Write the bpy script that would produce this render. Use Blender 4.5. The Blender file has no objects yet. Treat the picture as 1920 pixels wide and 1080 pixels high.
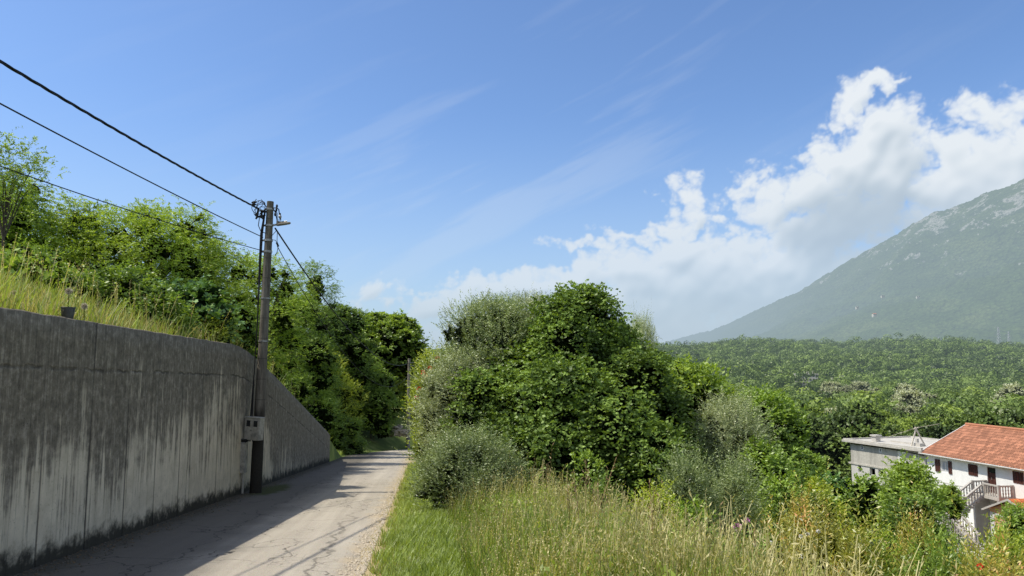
import bpy, math, random
import numpy as np
from mathutils import Vector, Matrix

sc = bpy.context.scene
col = sc.collection
PI = math.pi
R = math.radians

# ------------------------------------------------------------------ camera
PITCH = R(6.0)
F = 26.0 / 36.0 * 1920.0
cam_d = bpy.data.cameras.new('camera')
cam_d.lens = 26.0
cam_d.sensor_width = 36.0
cam_d.clip_start = 0.1
cam_d.clip_end = 40000.0
cam = bpy.data.objects.new('camera', cam_d)
col.objects.link(cam)
cam.location = (0, 0, 0)
cam.rotation_euler = (PI / 2 + PITCH, 0, 0)
sc.camera = cam
sc.view_settings.view_transform = 'Standard'
sc.view_settings.look = 'None'
sc.view_settings.exposure = 0.0
sc.view_settings.gamma = 1.0
sc.cycles.max_bounces = 6
sc.cycles.diffuse_bounces = 3
sc.cycles.glossy_bounces = 2
sc.cycles.transmission_bounces = 3
sc.cycles.transparent_max_bounces = 8
sc.cycles.caustics_reflective = False
sc.cycles.caustics_refractive = False


def ray(px, py):
    u = (px - 960.0) / F
    v = (540.0 - py) / F
    c = math.cos(PITCH) - v * math.sin(PITCH)
    return u / c, (math.sin(PITCH) + v * math.cos(PITCH)) / c


def P(px, py, D):
    r, t = ray(px, py)
    return Vector((r * D, D, t * D))


def azel(px, py):
    r, t = ray(px, py)
    return math.atan2(r, 1.0), math.atan2(t, math.hypot(1.0, r))


# ------------------------------------------------------------------ scene layout constants (metres)
A = 0.1215          # the lane drifts left by this much per metre
SL = -0.0838        # fall of the lane
SW = -4.47          # wall face
SR = -0.71          # right edge of the asphalt
EYE = 1.6


def smooth(x, a, b):
    t = np.clip((x - a) / (b - a), 0, 1)
    return t * t * (3 - 2 * t)


_rs = np.random.RandomState(11)
_W = _rs.normal(size=(24, 2))
_PH = _rs.uniform(0, 6.28, 24)


def fbm2(x, y, scale, octaves=4, seed=0):
    out = np.zeros_like(np.asarray(x, dtype=float))
    amp = 1.0
    f = 1.0 / scale
    tot = 0
    for o in range(octaves):
        for k in range(4):
            w = _W[(o * 4 + k + seed * 5) % 24]
            w = w / np.hypot(*w) * (0.7 + 0.6 * ((k * 37 + o * 17) % 10) / 10.0)
            out = out + amp * 0.35 * np.sin((x * w[0] + y * w[1]) * f * 6.28 + _PH[(k + o * 4 + seed) % 24] + seed)
        tot += amp
        amp *= 0.52
        f *= 2.13
    return out / tot


def zroad(Y):
    Y = np.asarray(Y, dtype=float)
    return -EYE + SL * np.minimum(Y, 62.0) + -0.03 * np.clip(Y - 62.0, 0, 60)


# wall top from its outline in the photo
def wall_pt(px, py):
    r, t = ray(px, py)
    D = SW / (r + A)
    return D, t * D


_wp = [wall_pt(0, 578), wall_pt(225, 614), wall_pt(440, 647)]
_wp2 = [wall_pt(455, 653), wall_pt(468, 662), wall_pt(482, 673)]
_wp3 = [wall_pt(520, 710), wall_pt(570, 763), wall_pt(619, 815)]
_sl = (_wp[2][1] - _wp[0][1]) / (_wp[2][0] - _wp[0][0])
WALL_PROF = [(-9.0, _wp[0][1] - _sl * (_wp[0][0] + 9.0))] + _wp + _wp2 + _wp3
WALL_END = WALL_PROF[-1][0]


def ztop(Y):
    ys = [p[0] for p in WALL_PROF] + [WALL_END + 6]
    zs = [p[1] for p in WALL_PROF] + [float(zroad(WALL_END + 6)) + 0.2]
    return np.interp(Y, ys, zs)


def road_shift(Y):
    # the lane bends to the right beyond the wall
    return 0.028 * np.clip(np.asarray(Y, float) - 44.0, 0, 60) ** 1.75


def gz(X, Y):
    X = np.asarray(X, dtype=float)
    Y = np.asarray(Y, dtype=float)
    s = X + A * np.minimum(Y, 120.0)
    zr = zroad(Y)
    sh = road_shift(np.minimum(Y, 70))
    # right side : verge, then the slope down into the valley
    d = np.clip(s - 1.0 - sh, 0, 500)
    drop = 6.4 * (1 - np.exp(-(d / 8.5) ** 1.5)) + 0.02 * np.clip(d - 15, 0, 200)
    bump = 0.10 * fbm2(X, Y, 3.0, 3) * smooth(s, -0.4 + 0 * s, 2.5)
    zR = zr - drop + bump
    # left side : retained hillside
    dl = np.clip(SW - 0.25 - s + sh, 0, 500)
    zt = np.where(Y < WALL_END + 6, ztop(np.minimum(Y, WALL_END + 6)) - 0.12, zr)
    rise = 7.5 * (1 - np.exp(-dl * 0.30 / 7.5))
    steep = smooth(Y, WALL_END - 3, WALL_END + 12)
    rise2 = 8.5 * (1 - np.exp(-np.clip(dl - 1.2, 0, 500) * 0.62 / 8.5))
    zL = zt + rise * (1 - steep) + rise2 * steep + 0.25 * fbm2(X, Y, 6.0, 3) * smooth(dl, 0, 4)
    left = s < SW - 0.05 + sh
    near = np.where(left, zL, zR)
    # beyond the end of the lane a wooded bank closes the view
    bank = smooth(Y, 66, 84) * smooth(-X, -12, 6)
    near = near + bank * 5.5
    # house platform
    hx, hy = 33.0, 56.0
    w = smooth(-np.hypot((X - hx) / 1.0, (Y - hy) / 1.25), -17.0, -10.0)
    near = near * (1 - w) + (-12.15) * w
    # valley floor, wooded ridge, foot of the mountain
    fy = smooth(Y, 85, 330)
    far = -25.0 + 0 * Y
    crest = 26.0 + 9.0 * fbm2(X, Y * 0.4, 420.0, 3, 1) - 0.018 * np.clip(X - 500, 0, 2000)
    ridge = (crest + 25) * smooth(Y, 560, 1330) * (1 - 0.7 * smooth(Y, 1400, 2000))
    und = (14.0 * fbm2(X, Y, 210.0, 4, 2) + 5.0 * fbm2(X, Y, 75.0, 3, 1)) * smooth(Y, 420, 800)
    far = far + ridge + und
    far = far + 14 * smooth(-X, 0, 60) * (1 - smooth(Y, 400, 900))
    z = near * (1 - fy) + far * fy
    return z


def gz1(x, y):
    return float(gz(np.array([x]), np.array([y]))[0])


# ------------------------------------------------------------------ node helpers
class NT:
    def __init__(self, tree):
        self.t = tree
        self.n = tree.nodes
        self.l = tree.links

    def new(self, typ, **kw):
        nd = self.n.new(typ)
        for k, v in kw.items():
            setattr(nd, k, v)
        return nd

    def put(self, sock, v):
        if isinstance(v, bpy.types.NodeSocket):
            self.l.new(v, sock)
        elif v is not None:
            if sock.type == 'RGBA' and not isinstance(v, (int, float)) and len(v) == 3:
                v = (*v, 1.0)
            sock.default_value = v

    def math(self, op, a, b=None, c=None, clamp=False):
        nd = self.new('ShaderNodeMath', operation=op)
        nd.use_clamp = clamp
        self.put(nd.inputs[0], a)
        if b is not None: self.put(nd.inputs[1], b)
        if c is not None: self.put(nd.inputs[2], c)
        return nd.outputs[0]

    def vmath(self, op, a, b=None, scale=None):
        nd = self.new('ShaderNodeVectorMath', operation=op)
        self.put(nd.inputs[0], a)
        if b is not None: self.put(nd.inputs[1], b)
        if scale is not None: self.put(nd.inputs['Scale'], scale)
        return nd.outputs[1] if op in ('LENGTH', 'DOT_PRODUCT', 'DISTANCE') else nd.outputs[0]

    def noise(self, vec, scale=5, detail=4, rough=0.55, dist=0.0, lac=2.0):
        nd = self.new('ShaderNodeTexNoise')
        if vec is not None: self.put(nd.inputs['Vector'], vec)
        nd.inputs['Scale'].default_value = scale
        nd.inputs['Detail'].default_value = detail
        nd.inputs['Roughness'].default_value = rough
        nd.inputs['Distortion'].default_value = dist
        nd.inputs['Lacunarity'].default_value = lac
        return nd.outputs[0]

    def voro(self, vec, scale=5, feature='F1', out=0):
        nd = self.new('ShaderNodeTexVoronoi', feature=feature)
        if vec is not None: self.put(nd.inputs['Vector'], vec)
        nd.inputs['Scale'].default_value = scale
        return nd.outputs[out]

    def ramp(self, fac, stops, interp='LINEAR'):
        nd = self.new('ShaderNodeValToRGB')
        nd.color_ramp.interpolation = interp
        self.put(nd.inputs[0], fac)
        e = nd.color_ramp.elements
        while len(e) > len(stops): e.remove(e[0])
        while len(e) < len(stops): e.new(0.5)
        for i, (p, c) in enumerate(stops):
            e[i].position = p
            e[i].color = (c, c, c, 1) if isinstance(c, (int, float)) else (*c, 1)
        return nd.outputs[0]

    def mixc(self, fac, a, b, mode='MIX'):
        nd = self.new('ShaderNodeMix', data_type='RGBA', blend_type=mode)
        self.put(nd.inputs[0], fac)
        self.put(nd.inputs[6], a)
        self.put(nd.inputs[7], b)
        return nd.outputs[2]

    def sstep(self, v, a, b):
        nd = self.new('ShaderNodeMapRange', interpolation_type='SMOOTHSTEP')
        self.put(nd.inputs[0], v)
        nd.inputs[1].default_value = a
        nd.inputs[2].default_value = b
        return nd.outputs[0]

    def lin(self, v, a, b, c=0.0, d=1.0):
        nd = self.new('ShaderNodeMapRange')
        self.put(nd.inputs[0], v)
        nd.inputs[1].default_value = a
        nd.inputs[2].default_value = b
        nd.inputs[3].default_value = c
        nd.inputs[4].default_value = d
        return nd.outputs[0]

    def comb(self, x, y, z):
        nd = self.new('ShaderNodeCombineXYZ')
        self.put(nd.inputs[0], x); self.put(nd.inputs[1], y); self.put(nd.inputs[2], z)
        return nd.outputs[0]

    def sep(self, v):
        nd = self.new('ShaderNodeSeparateXYZ')
        self.put(nd.inputs[0], v)
        return nd.outputs[0], nd.outputs[1], nd.outputs[2]

    def pos(self):
        return self.new('ShaderNodeNewGeometry').outputs['Position']

    def attr(self, name):
        return self.new('ShaderNodeAttribute', attribute_name=name).outputs['Fac']

    def bump(self, h, strength=0.5, dist=0.01):
        nd = self.new('ShaderNodeBump')
        nd.inputs['Strength'].default_value = strength
        nd.inputs['Distance'].default_value = dist
        self.put(nd.inputs['Height'], h)
        return nd.outputs[0]


HAZE = (0.36, 0.46, 0.53)


def new_mat(name):
    m = bpy.data.materials.new(name)
    m.use_nodes = True
    m.node_tree.nodes.clear()
    return m, NT(m.node_tree)


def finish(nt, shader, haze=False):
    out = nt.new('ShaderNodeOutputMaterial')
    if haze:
        # haze painted in as surface glow, thicker far from the origin and low down
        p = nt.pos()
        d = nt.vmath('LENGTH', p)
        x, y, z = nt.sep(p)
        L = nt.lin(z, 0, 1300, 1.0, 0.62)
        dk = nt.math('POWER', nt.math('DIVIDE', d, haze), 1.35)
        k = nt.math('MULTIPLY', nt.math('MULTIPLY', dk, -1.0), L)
        # same painted glow, denser as mist at the far end of the valley
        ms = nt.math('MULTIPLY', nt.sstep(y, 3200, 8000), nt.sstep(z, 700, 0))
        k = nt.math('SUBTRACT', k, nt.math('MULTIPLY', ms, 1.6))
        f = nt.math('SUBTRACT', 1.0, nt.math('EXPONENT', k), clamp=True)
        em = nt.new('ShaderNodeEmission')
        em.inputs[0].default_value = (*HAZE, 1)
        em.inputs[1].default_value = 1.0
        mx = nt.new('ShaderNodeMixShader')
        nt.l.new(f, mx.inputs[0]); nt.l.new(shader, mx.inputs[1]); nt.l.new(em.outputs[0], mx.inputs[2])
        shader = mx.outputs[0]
    nt.l.new(shader, out.inputs[0])


def principled(nt, color, rough=0.8, spec=0.3, normal=None, metal=0.0):
    b = nt.new('ShaderNodeBsdfPrincipled')
    nt.put(b.inputs['Base Color'], color)
    nt.put(b.inputs['Roughness'], rough)
    b.inputs['Specular IOR Level'].default_value = spec
    b.inputs['Metallic'].default_value = metal
    if normal is not None: nt.l.new(normal, b.inputs['Normal'])
    return b.outputs[0]


def simple_mat(name, color, rough=0.7, var=0.15, scale=8.0, spec=0.3, metal=0.0, dirt=None, bump=0.0, haze=False):
    m, nt = new_mat(name)
    p = nt.pos()
    n = nt.noise(p, scale, 5, 0.6)
    lo = tuple(c * (1 - var * 1.6) for c in color)
    hi = tuple(min(1, c * (1 + var)) for c in color)
    c = nt.mixc(nt.lin(n, 0.3, 0.7), lo, hi)
    if dirt:
        n2 = nt.noise(p, scale * 0.35, 6, 0.65)
        c = nt.mixc(nt.lin(n2, 0.48, 0.68), c, dirt)
    nrm = nt.bump(n, bump, 0.02) if bump else None
    finish(nt, principled(nt, c, rough, spec, nrm, metal), haze)
    return m


GAIN = 1.95


def leaf_mat(name, dark, light, trans=0.35, gloss=0.06, haze=False, patch=0.35, tipc=None, rough=0.45):
    m, nt = new_mat(name)
    t = nt.attr('tint')
    info = nt.new('ShaderNodeObjectInfo').outputs['Random']
    p = nt.pos()
    n = nt.noise(p, 0.55, 3, 0.5)
    f = nt.math('ADD', t, nt.math('MULTIPLY', nt.math('SUBTRACT', n, 0.5), patch * 2))
    f = nt.math('ADD', f, nt.math('MULTIPLY', nt.math('SUBTRACT', info, 0.5), 0.25))
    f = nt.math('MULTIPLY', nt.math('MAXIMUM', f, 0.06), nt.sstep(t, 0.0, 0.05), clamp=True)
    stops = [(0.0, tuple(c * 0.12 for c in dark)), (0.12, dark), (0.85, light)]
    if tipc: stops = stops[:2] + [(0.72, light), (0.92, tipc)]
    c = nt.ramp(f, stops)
    c = nt.vmath('MULTIPLY', c, (GAIN * 1.10, GAIN * 1.0, GAIN * 1.08))
    coreness = nt.sstep(t, 0.0, 0.05)
    d = nt.new('ShaderNodeBsdfDiffuse')
    nt.put(d.inputs[0], c)
    tr = nt.new('ShaderNodeBsdfTranslucent')
    nt.put(tr.inputs[0], nt.mixc(1.0, c, (1.25, 1.2, 0.45), 'MULTIPLY'))
    mx = nt.new('ShaderNodeMixShader')
    mx.inputs[0].default_value = trans
    nt.l.new(d.outputs[0], mx.inputs[1]); nt.l.new(tr.outputs[0], mx.inputs[2])
    s = mx.outputs[0]
    if gloss > 0:
        g = nt.new('ShaderNodeBsdfGlossy')
        g.inputs[0].default_value = (1, 1, 1, 1)
        g.inputs['Roughness'].default_value = rough
        m2 = nt.new('ShaderNodeMixShader')
        nt.put(m2.inputs[0], nt.math('MULTIPLY', coreness, gloss * 0.6))
        nt.l.new(s, m2.inputs[1]); nt.l.new(g.outputs[0], m2.inputs[2])
        s = m2.outputs[0]
    finish(nt, s, haze)
    return m


# ------------------------------------------------------------------ object helpers
def tag(o, label=None, cat=None, group=None, kind=None):
    if label: o['label'] = label
    if cat: o['category'] = cat
    if group: o['group'] = group
    if kind: o['kind'] = kind
    return o


def empty(name, loc=(0, 0, 0), rotz=0.0):
    o = bpy.data.objects.new(name, None)
    o.empty_display_size = 0.3
    o.location = loc
    o.rotation_euler = (0, 0, rotz)
    col.objects.link(o)
    return o


def link_mesh(name, me, mat=None, parent=None, smooth_sh=False):
    o = bpy.data.objects.new(name, me)
    if mat is not None:
        for mm in (mat if isinstance(mat, (list, tuple)) else [mat]):
            me.materials.append(mm)
    if smooth_sh:
        me.polygons.foreach_set('use_smooth', [True] * len(me.polygons))
    col.objects.link(o)
    if parent is not None: o.parent = parent
    return o


def np_mesh(name, verts, quads, tint=None, attrs=None):
    """all-quad mesh from numpy arrays"""
    me = bpy.data.meshes.new(name)
    nv, nf = len(verts), len(quads)
    k = quads.shape[1]
    me.vertices.add(nv)
    me.vertices.foreach_set('co', np.ascontiguousarray(verts, dtype=np.float32).ravel())
    me.loops.add(nf * k)
    me.loops.foreach_set('vertex_index', np.ascontiguousarray(quads, dtype=np.int32).ravel())
    me.polygons.add(nf)
    me.polygons.foreach_set('loop_start', np.arange(0, nf * k, k, dtype=np.int32))
    at = dict(attrs or {})
    if tint is not None: at['tint'] = tint
    for a_, v_ in at.items():
        x = me.attributes.new(a_, 'FLOAT', 'POINT')
        x.data.foreach_set('value', np.ascontiguousarray(v_, dtype=np.float32))
    me.update(calc_edges=True)
    return me


class MB:
    """collects boxes, tubes and polygons into one mesh"""
    def __init__(self):
        self.v = []; self.f = []; self.mi = []

    def poly(self, pts, mi=0):
        b = len(self.v)
        self.v += [tuple(p) for p in pts]
        self.f.append(tuple(range(b, b + len(pts)))); self.mi.append(mi)

    def box(self, lo, hi, mi=0, M=None):
        x0, y0, z0 = lo; x1, y1, z1 = hi
        c = [Vector(p) for p in ((x0, y0, z0), (x1, y0, z0), (x1, y1, z0), (x0, y1, z0), (x0, y0, z1), (x1, y0, z1), (x1, y1, z1), (x0, y1, z1))]
        if M is not None: c = [M @ p for p in c]
        b = len(self.v)
        self.v += [tuple(p) for p in c]
        for q in ((0, 3, 2, 1), (4, 5, 6, 7), (0, 1, 5, 4), (1, 2, 6, 5), (2, 3, 7, 6), (3, 0, 4, 7)):
            self.f.append(tuple(b + i for i in q)); self.mi.append(mi)

    def bar(self, a, b_, w, h=None, mi=0):
        a = Vector(a); b_ = Vector(b_); h = h or w
        d = (b_ - a); L = d.length
        if L < 1e-6: return
        q = d.to_track_quat('X', 'Z').to_matrix().to_4x4()
        self.box((0, -w / 2, -h / 2), (L, w / 2, h / 2), mi, Matrix.Translation(a) @ q)

    def tube(self, pts, rad, n=8, mi=0, cap=True):
        pts = [Vector(p) for p in pts]
        if not isinstance(rad, (list, tuple)): rad = [rad] * len(pts)
        b = len(self.v)
        prev = None
        for i, p in enumerate(pts):
            t = (pts[min(i + 1, len(pts) - 1)] - pts[max(i - 1, 0)])
            if t.length < 1e-9: t = Vector((0, 0, 1))
            t.normalize()
            ref = Vector((0, 0, 1)) if abs(t.z) < 0.95 else Vector((1, 0, 0))
            if prev is not None and abs(prev.dot(t)) < 0.95: ref = prev
            x = t.cross(ref).normalized(); y = t.cross(x).normalized()
            prev = ref
            for k in range(n):
                a = 2 * PI * k / n
                self.v.append(tuple(p + (x * math.cos(a) + y * math.sin(a)) * rad[i]))
        for i in range(len(pts) - 1):
            for k in range(n):
                k2 = (k + 1) % n
                self.f.append((b + i * n + k, b + i * n + k2, b + (i + 1) * n + k2, b + (i + 1) * n + k)); self.mi.append(mi)
        if cap:
            self.f.append(tuple(b + k for k in range(n))); self.mi.append(mi)
            self.f.append(tuple(b + (len(pts) - 1) * n + k for k in range(n - 1, -1, -1))); self.mi.append(mi)

    def build(self, name, mat, parent=None, sm=False, bevel=0.0):
        me = bpy.data.meshes.new(name)
        me.from_pydata(self.v, [], self.f)
        o = link_mesh(name, me, mat, parent)
        me.polygons.foreach_set('material_index', self.mi)
        import bmesh
        bm = bmesh.new(); bm.from_mesh(me)
        bmesh.ops.recalc_face_normals(bm, faces=bm.faces)
        bm.to_mesh(me); bm.free()
        if sm:
            me.polygons.foreach_set('use_smooth', [True] * len(me.polygons))
            try: me.set_sharp_from_angle(angle=R(50))
            except Exception: pass
        if bevel:
            bv = o.modifiers.new('bevel', 'BEVEL'); bv.width = bevel; bv.segments = 2; bv.limit_method = 'ANGLE'
        return o


# ------------------------------------------------------------------ world: daylight sky
def build_world():
    w = bpy.data.worlds.new('World')
    sc.world = w
    w.use_nodes = True
    w.node_tree.nodes.clear()
    nt = NT(w.node_tree)
    sky = nt.new('ShaderNodeTexSky', sky_type='NISHITA')
    sky.sun_disc = False
    sky.sun_elevation = R(SUN_EL)
    sky.sun_rotation = R(-90.0 - SUN_AZ)
    base = nt.mixc(1.0, sky.outputs[0], (1.14, 1.41, 1.78), 'MULTIPLY')
    # neutral fill light added in the unseen sky overhead and behind the viewpoint
    d = nt.vmath('NORMALIZE', nt.new('ShaderNodeTexCoord').outputs['Generated'])
    x, y, z = nt.sep(d)
    sky_fill = nt.math('MAXIMUM', nt.sstep(y, 0.30, -0.25), nt.sstep(z, 0.62, 0.85))
    sky_fill = nt.math('MULTIPLY', sky_fill, nt.sstep(nt.noise(d, 2.2, 4, 0.6), 0.25, 0.6))
    base = nt.mixc(nt.math('MULTIPLY', sky_fill, 0.58), base, (7.6, 7.5, 7.3))
    bg = nt.new('ShaderNodeBackground')
    nt.put(bg.inputs[0], base)
    bg.inputs[1].default_value = 0.1
    out = nt.new('ShaderNodeOutputWorld')
    nt.l.new(bg.outputs[0], out.inputs[0])


def _h(ix, iy, seed):
    v = np.sin(ix * 127.1 + iy * 311.7 + seed * 74.7) * 43758.5453
    return v - np.floor(v)


def pnoise(x, y, seed=0):
    x0 = np.floor(x); y0 = np.floor(y); fx = x - x0; fy = y - y0
    u = fx * fx * fx * (fx * (fx * 6 - 15) + 10); v = fy * fy * fy * (fy * (fy * 6 - 15) + 10)
    def g(ix, iy, dx, dy):
        a = _h(ix, iy, seed) * 6.2832
        return np.cos(a) * dx + np.sin(a) * dy
    n0 = g(x0, y0, fx, fy) * (1 - u) + g(x0 + 1, y0, fx - 1, fy) * u
    n1 = g(x0, y0 + 1, fx, fy - 1) * (1 - u) + g(x0 + 1, y0 + 1, fx - 1, fy - 1) * u
    return (n0 * (1 - v) + n1 * v) * 1.5


def pfbm(x, y, octv=5, seed=0, gain=0.5):
    o = 0; a = 1.0; t = 0
    for k in range(octv):
        o = o + a * pnoise(x * 2.03 ** k + k * 7.3, y * 2.03 ** k - k * 3.1, seed + k); t += a; a *= gain
    return o / t * 1.4


def worley(x, y, seed=0):
    x0 = np.floor(x); y0 = np.floor(y); best = np.full(x.shape, 9.0)
    for i in (-1, 0, 1):
        for j in (-1, 0, 1):
            cx = x0 + i; cy = y0 + j
            dx = cx + _h(cx, cy, seed) - x; dy = cy + _h(cx, cy, seed + 9) - y
            best = np.minimum(best, dx * dx + dy * dy)
    return np.sqrt(best)


def ss(v, a, b):
    t = np.clip((v - a) / (b - a), 0, 1)
    return t * t * (3 - 2 * t)


def build_sky():
    """backdrop of cloud, cirrus and horizon haze far behind everything, part of a sphere round the valley"""
    AZ = np.arange(-41, 46, 0.066); EL = np.arange(-1.2, 30.5, 0.066)
    az, el = np.meshgrid(AZ, EL)
    K = F / 57.2958 / 1.0
    blobs = []
    def B(px, py, wx, wy, s=1.0):
        a0, e0 = azel(px, py)
        blobs.append((math.degrees(a0), math.degrees(e0), wx / K, wy / K, s))
    B(1650, 162, 50, 15, .75); B(1605, 180, 36, 26, .8); B(1590, 212, 30, 26, .6); B(1555, 238, 34, 22, .55); B(1690, 152, 22, 7, .6)
    B(1662, 248, 66, 44, 1.1); B(1600, 300, 110, 62, 1.15); B(1690, 312, 55, 78, 1.1); B(1500, 375, 90, 52, 1.0)
    B(1620, 400, 120, 85, .95); B(1450, 385, 55, 34, .9); B(1560, 450, 130, 60, 1.1)
    B(1890, 212, 62, 32, .9); B(1905, 290, 110, 42, 1.1); B(1810, 350, 80, 72, 1.1); B(1880, 380, 140, 90, 1.2); B(1740, 410, 50, 40, .8); B(1830, 250, 40, 20, .55)
    B(1385, 355, 38, 22, .6); B(1300, 372, 40, 26, .62); B(1285, 410, 50, 20, .8); B(1345, 412, 26, 9, .6)
    B(1120, 450, 80, 14, .72); B(1190, 430, 60, 16, .72); B(1240, 415, 40, 14, .6)
    B(1270, 470, 95, 50, 1.1); B(1395, 465, 55, 42, 1.0); B(1505, 437, 38, 24, .95); B(1480, 500, 120, 60, 1.1); B(1200, 512, 95, 46, 1.15)
    B(1125, 515, 58, 40, 1.1); B(1320, 540, 220, 85, 1.25); B(1560, 505, 130, 85, .9)
    B(1060, 535, 90, 36, 1.3); B(965, 545, 120, 34, 1.3); B(880, 565, 70, 30, 1.2); B(840, 590, 60, 30, 1.0); B(1150, 605, 280, 78, 1.2); B(930, 615, 150, 55, .95)
    B(705, 550, 38, 24, .78); B(752, 574, 26, 14, .7); B(860, 562, 50, 22, .62); B(690, 562, 30, 22, .55)
    def field(a, e, octv):
        wx = pfbm(a * .16, e * .16, 5, 3) * 2.0 + pfbm(a * .7, e * .7, 4, 31) * 0.7
        wy = pfbm(a * .16, e * .16, 5, 17) * 1.4 + pfbm(a * .7, e * .7, 4, 43) * 0.6
        aa = a + wx; ee = e + wy
        acc = np.full(a.shape, -3.0)
        for a0, e0, ra, re, s in blobs:
            r = np.sqrt(((aa - a0) / ra) ** 2 + ((ee - e0) / re) ** 2)
            acc = np.maximum(acc, s * (1.05 - r * 0.85))
        puff = 0.62 - worley(a * .50 + wx * .3, e * .62 + wy * .3, 1) * 0.9
        puff2 = 0.55 - worley(a * 1.15 + wx * .5, e * 1.35 + wy * .5, 5)
        puff3 = 0.5 - worley(a * 2.6 + wx, e * 2.9 + wy, 8)
        n = pfbm(a * .35, e * .45, octv, 23, 0.6)
        return acc + puff * .46 + puff2 * .34 + puff3 * .20 + n * .42 - 0.12
    Dn = field(az, el, 7)
    # how much cloud lies towards the sun (up and to the left) of each point
    dep = np.zeros_like(Dn)
    def blur(v, r):
        for ax in (0, 1):
            c = np.cumsum(np.pad(v, [(r + 1, r) if a == ax else (0, 0) for a in (0, 1)], mode='edge'), ax)
            v = (np.take(c, range(2 * r + 1, c.shape[ax]), ax) - np.take(c, range(0, c.shape[ax] - 2 * r - 1), ax)) / (2 * r + 1)
        return v
    cl = blur(blur(np.clip(Dn - 0.05, 0, 1.3), 4), 4)
    Ds_ = blur(blur(Dn, 3), 3)
    sx, sy = 3, -5
    for k in range(1, 13):
        sh = np.roll(np.roll(cl, sx * k, 1), sy * k, 0)
        dep += sh * (0.93 ** k)
    light = np.exp(-np.clip(dep - 1.2, 0, None) * 0.20)
    gx = (np.roll(Ds_, 5, 1) - np.roll(Ds_, -5, 1)); gy = (np.roll(Ds_, -5, 0) - np.roll(Ds_, 5, 0))
    relief = np.clip(-(gx * -0.45 + gy * 0.9) * -0.9, -1, 1)
    light = np.clip(light * 0.75 + 0.42 - relief * 0.0 + np.clip((-gy * .8 + gx * -.4), -.5, .5) * 0.62, 0, 1.15)
    low = ss(el, 8.5, 2.5)
    light = light * (1 - low * 0.45)
    ga, ge = [math.degrees(v) for v in azel(1600, 430)]
    belly = ss(((az - ga) / 5.5) ** 2 + ((el - ge) / 3.6) ** 2, 1.3, 0.1)
    light = light * (1 - 0.55 * belly)
    cover = ss(Dn, 0.0, 0.42) * (0.45 + 0.55 * ss(Dn, 0.0, 0.80))
    cover = np.clip(cover * 1.06, 0, 1)
    # cirrus streaks
    ca, sa = math.cos(0.42), math.sin(0.42)
    uu = az * ca + el * sa; vv = el * ca - az * sa
    st = pfbm(uu * .045 + 3, vv * .33 + pfbm(uu * .03, vv * .1, 2, 5) * .35, 6, 77, 0.5)
    fib = pfbm(uu * .10, vv * 1.5, 5, 91, .6)
    c0, e0 = [math.degrees(v) for v in azel(930, 330)]
    msk = np.exp(-(((az - c0) * ca + (el - e0) * sa) / 20) ** 2 - (((el - e0) * ca - (az - c0) * sa) / 8.0) ** 2)
    ci = ss(st + fib * .18, -0.02, 0.55) * (0.17 * msk + 0.02)
    # milky haze thickening to the horizon
    hz = 0.015 + ss(el, 20.0, 0.0) * 0.52 + ss(el, 5.5, 0.5) * 0.30
    cover = cover * (1 - 0.22 * ss(el, 14, 5))
    alpha = cover + (1 - cover) * ci
    lt = np.where(cover > 0.01, light, 0.9)
    V = np.stack([15000 * np.sin(np.radians(az)) * np.cos(np.radians(el)), 15000 * np.cos(np.radians(az)) * np.cos(np.radians(el)), 15000 * np.sin(np.radians(el))], -1).reshape(-1, 3)
    ny, nx = az.shape
    i = np.arange(ny - 1)[:, None] * nx + np.arange(nx - 1)[None, :]
    Q = np.stack([i, i + 1, i + nx + 1, i + nx], -1).reshape(-1, 4)
    fe = ss(az, -41, -36) * ss(az, 45.5, 41) * ss(el, 30.4, 27)
    me = np_mesh('sky', V, Q, attrs={'cover': (alpha * fe).ravel(), 'lit': lt.ravel(), 'haze': (hz * fe).ravel(), 'thin': (1 - cover).ravel()})
    m, nt = new_mat('cloud_and_haze')
    a = nt.attr('cover'); l = nt.attr('lit'); h = nt.attr('haze')
    cc = nt.ramp(l, [(0.0, (0.38, 0.47, 0.57)), (0.45, (0.52, 0.61, 0.70)), (0.75, (0.70, 0.77, 0.84)), (1.0, (0.82, 0.87, 0.92))])
    hc = (0.50, 0.62, 0.76)
    cc = nt.mixc(nt.math('MULTIPLY', h, 0.75), cc, (0.50, 0.62, 0.72))
    tot = nt.math('SUBTRACT', 1.0, nt.math('MULTIPLY', nt.math('SUBTRACT', 1.0, a), nt.math('SUBTRACT', 1.0, h)))
    colr = nt.mixc(nt.math('DIVIDE', a, nt.math('MAXIMUM', tot, 0.001)), hc, cc)
    em = nt.new('ShaderNodeEmission'); nt.put(em.inputs[0], colr)
    tr = nt.new('ShaderNodeBsdfTransparent')
    mx = nt.new('ShaderNodeMixShader')
    nt.l.new(tot, mx.inputs[0]); nt.l.new(tr.outputs[0], mx.inputs[1]); nt.l.new(em.outputs[0], mx.inputs[2])
    out = nt.new('ShaderNodeOutputMaterial'); nt.l.new(mx.outputs[0], out.inputs[0])
    m.cycles.emission_sampling = 'NONE'
    o = link_mesh('sky', me, m)
    tag(o, 'blue sky with white cumulus over the mountain and faint cirrus', 'sky', kind='structure')


SUN_EL, SUN_AZ = 57.0, 4.0      # sun to the left, a touch behind the camera
build_world()
build_sky()
sun_d = bpy.data.lights.new('sun', 'SUN')
sun_d.energy = 5.0
sun_d.angle = R(0.53)
sun_d.color = (1.0, 0.93, 0.80)
sun = bpy.data.objects.new('sun', sun_d)
col.objects.link(sun)
sdir = Vector((-math.cos(R(SUN_EL)) * math.cos(R(SUN_AZ)), -math.cos(R(SUN_EL)) * math.sin(R(SUN_AZ)), math.sin(R(SUN_EL))))
sun.rotation_euler = sdir.to_track_quat('Z', 'Y').to_euler()
sun.location = (-20, 0, 30)

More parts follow.
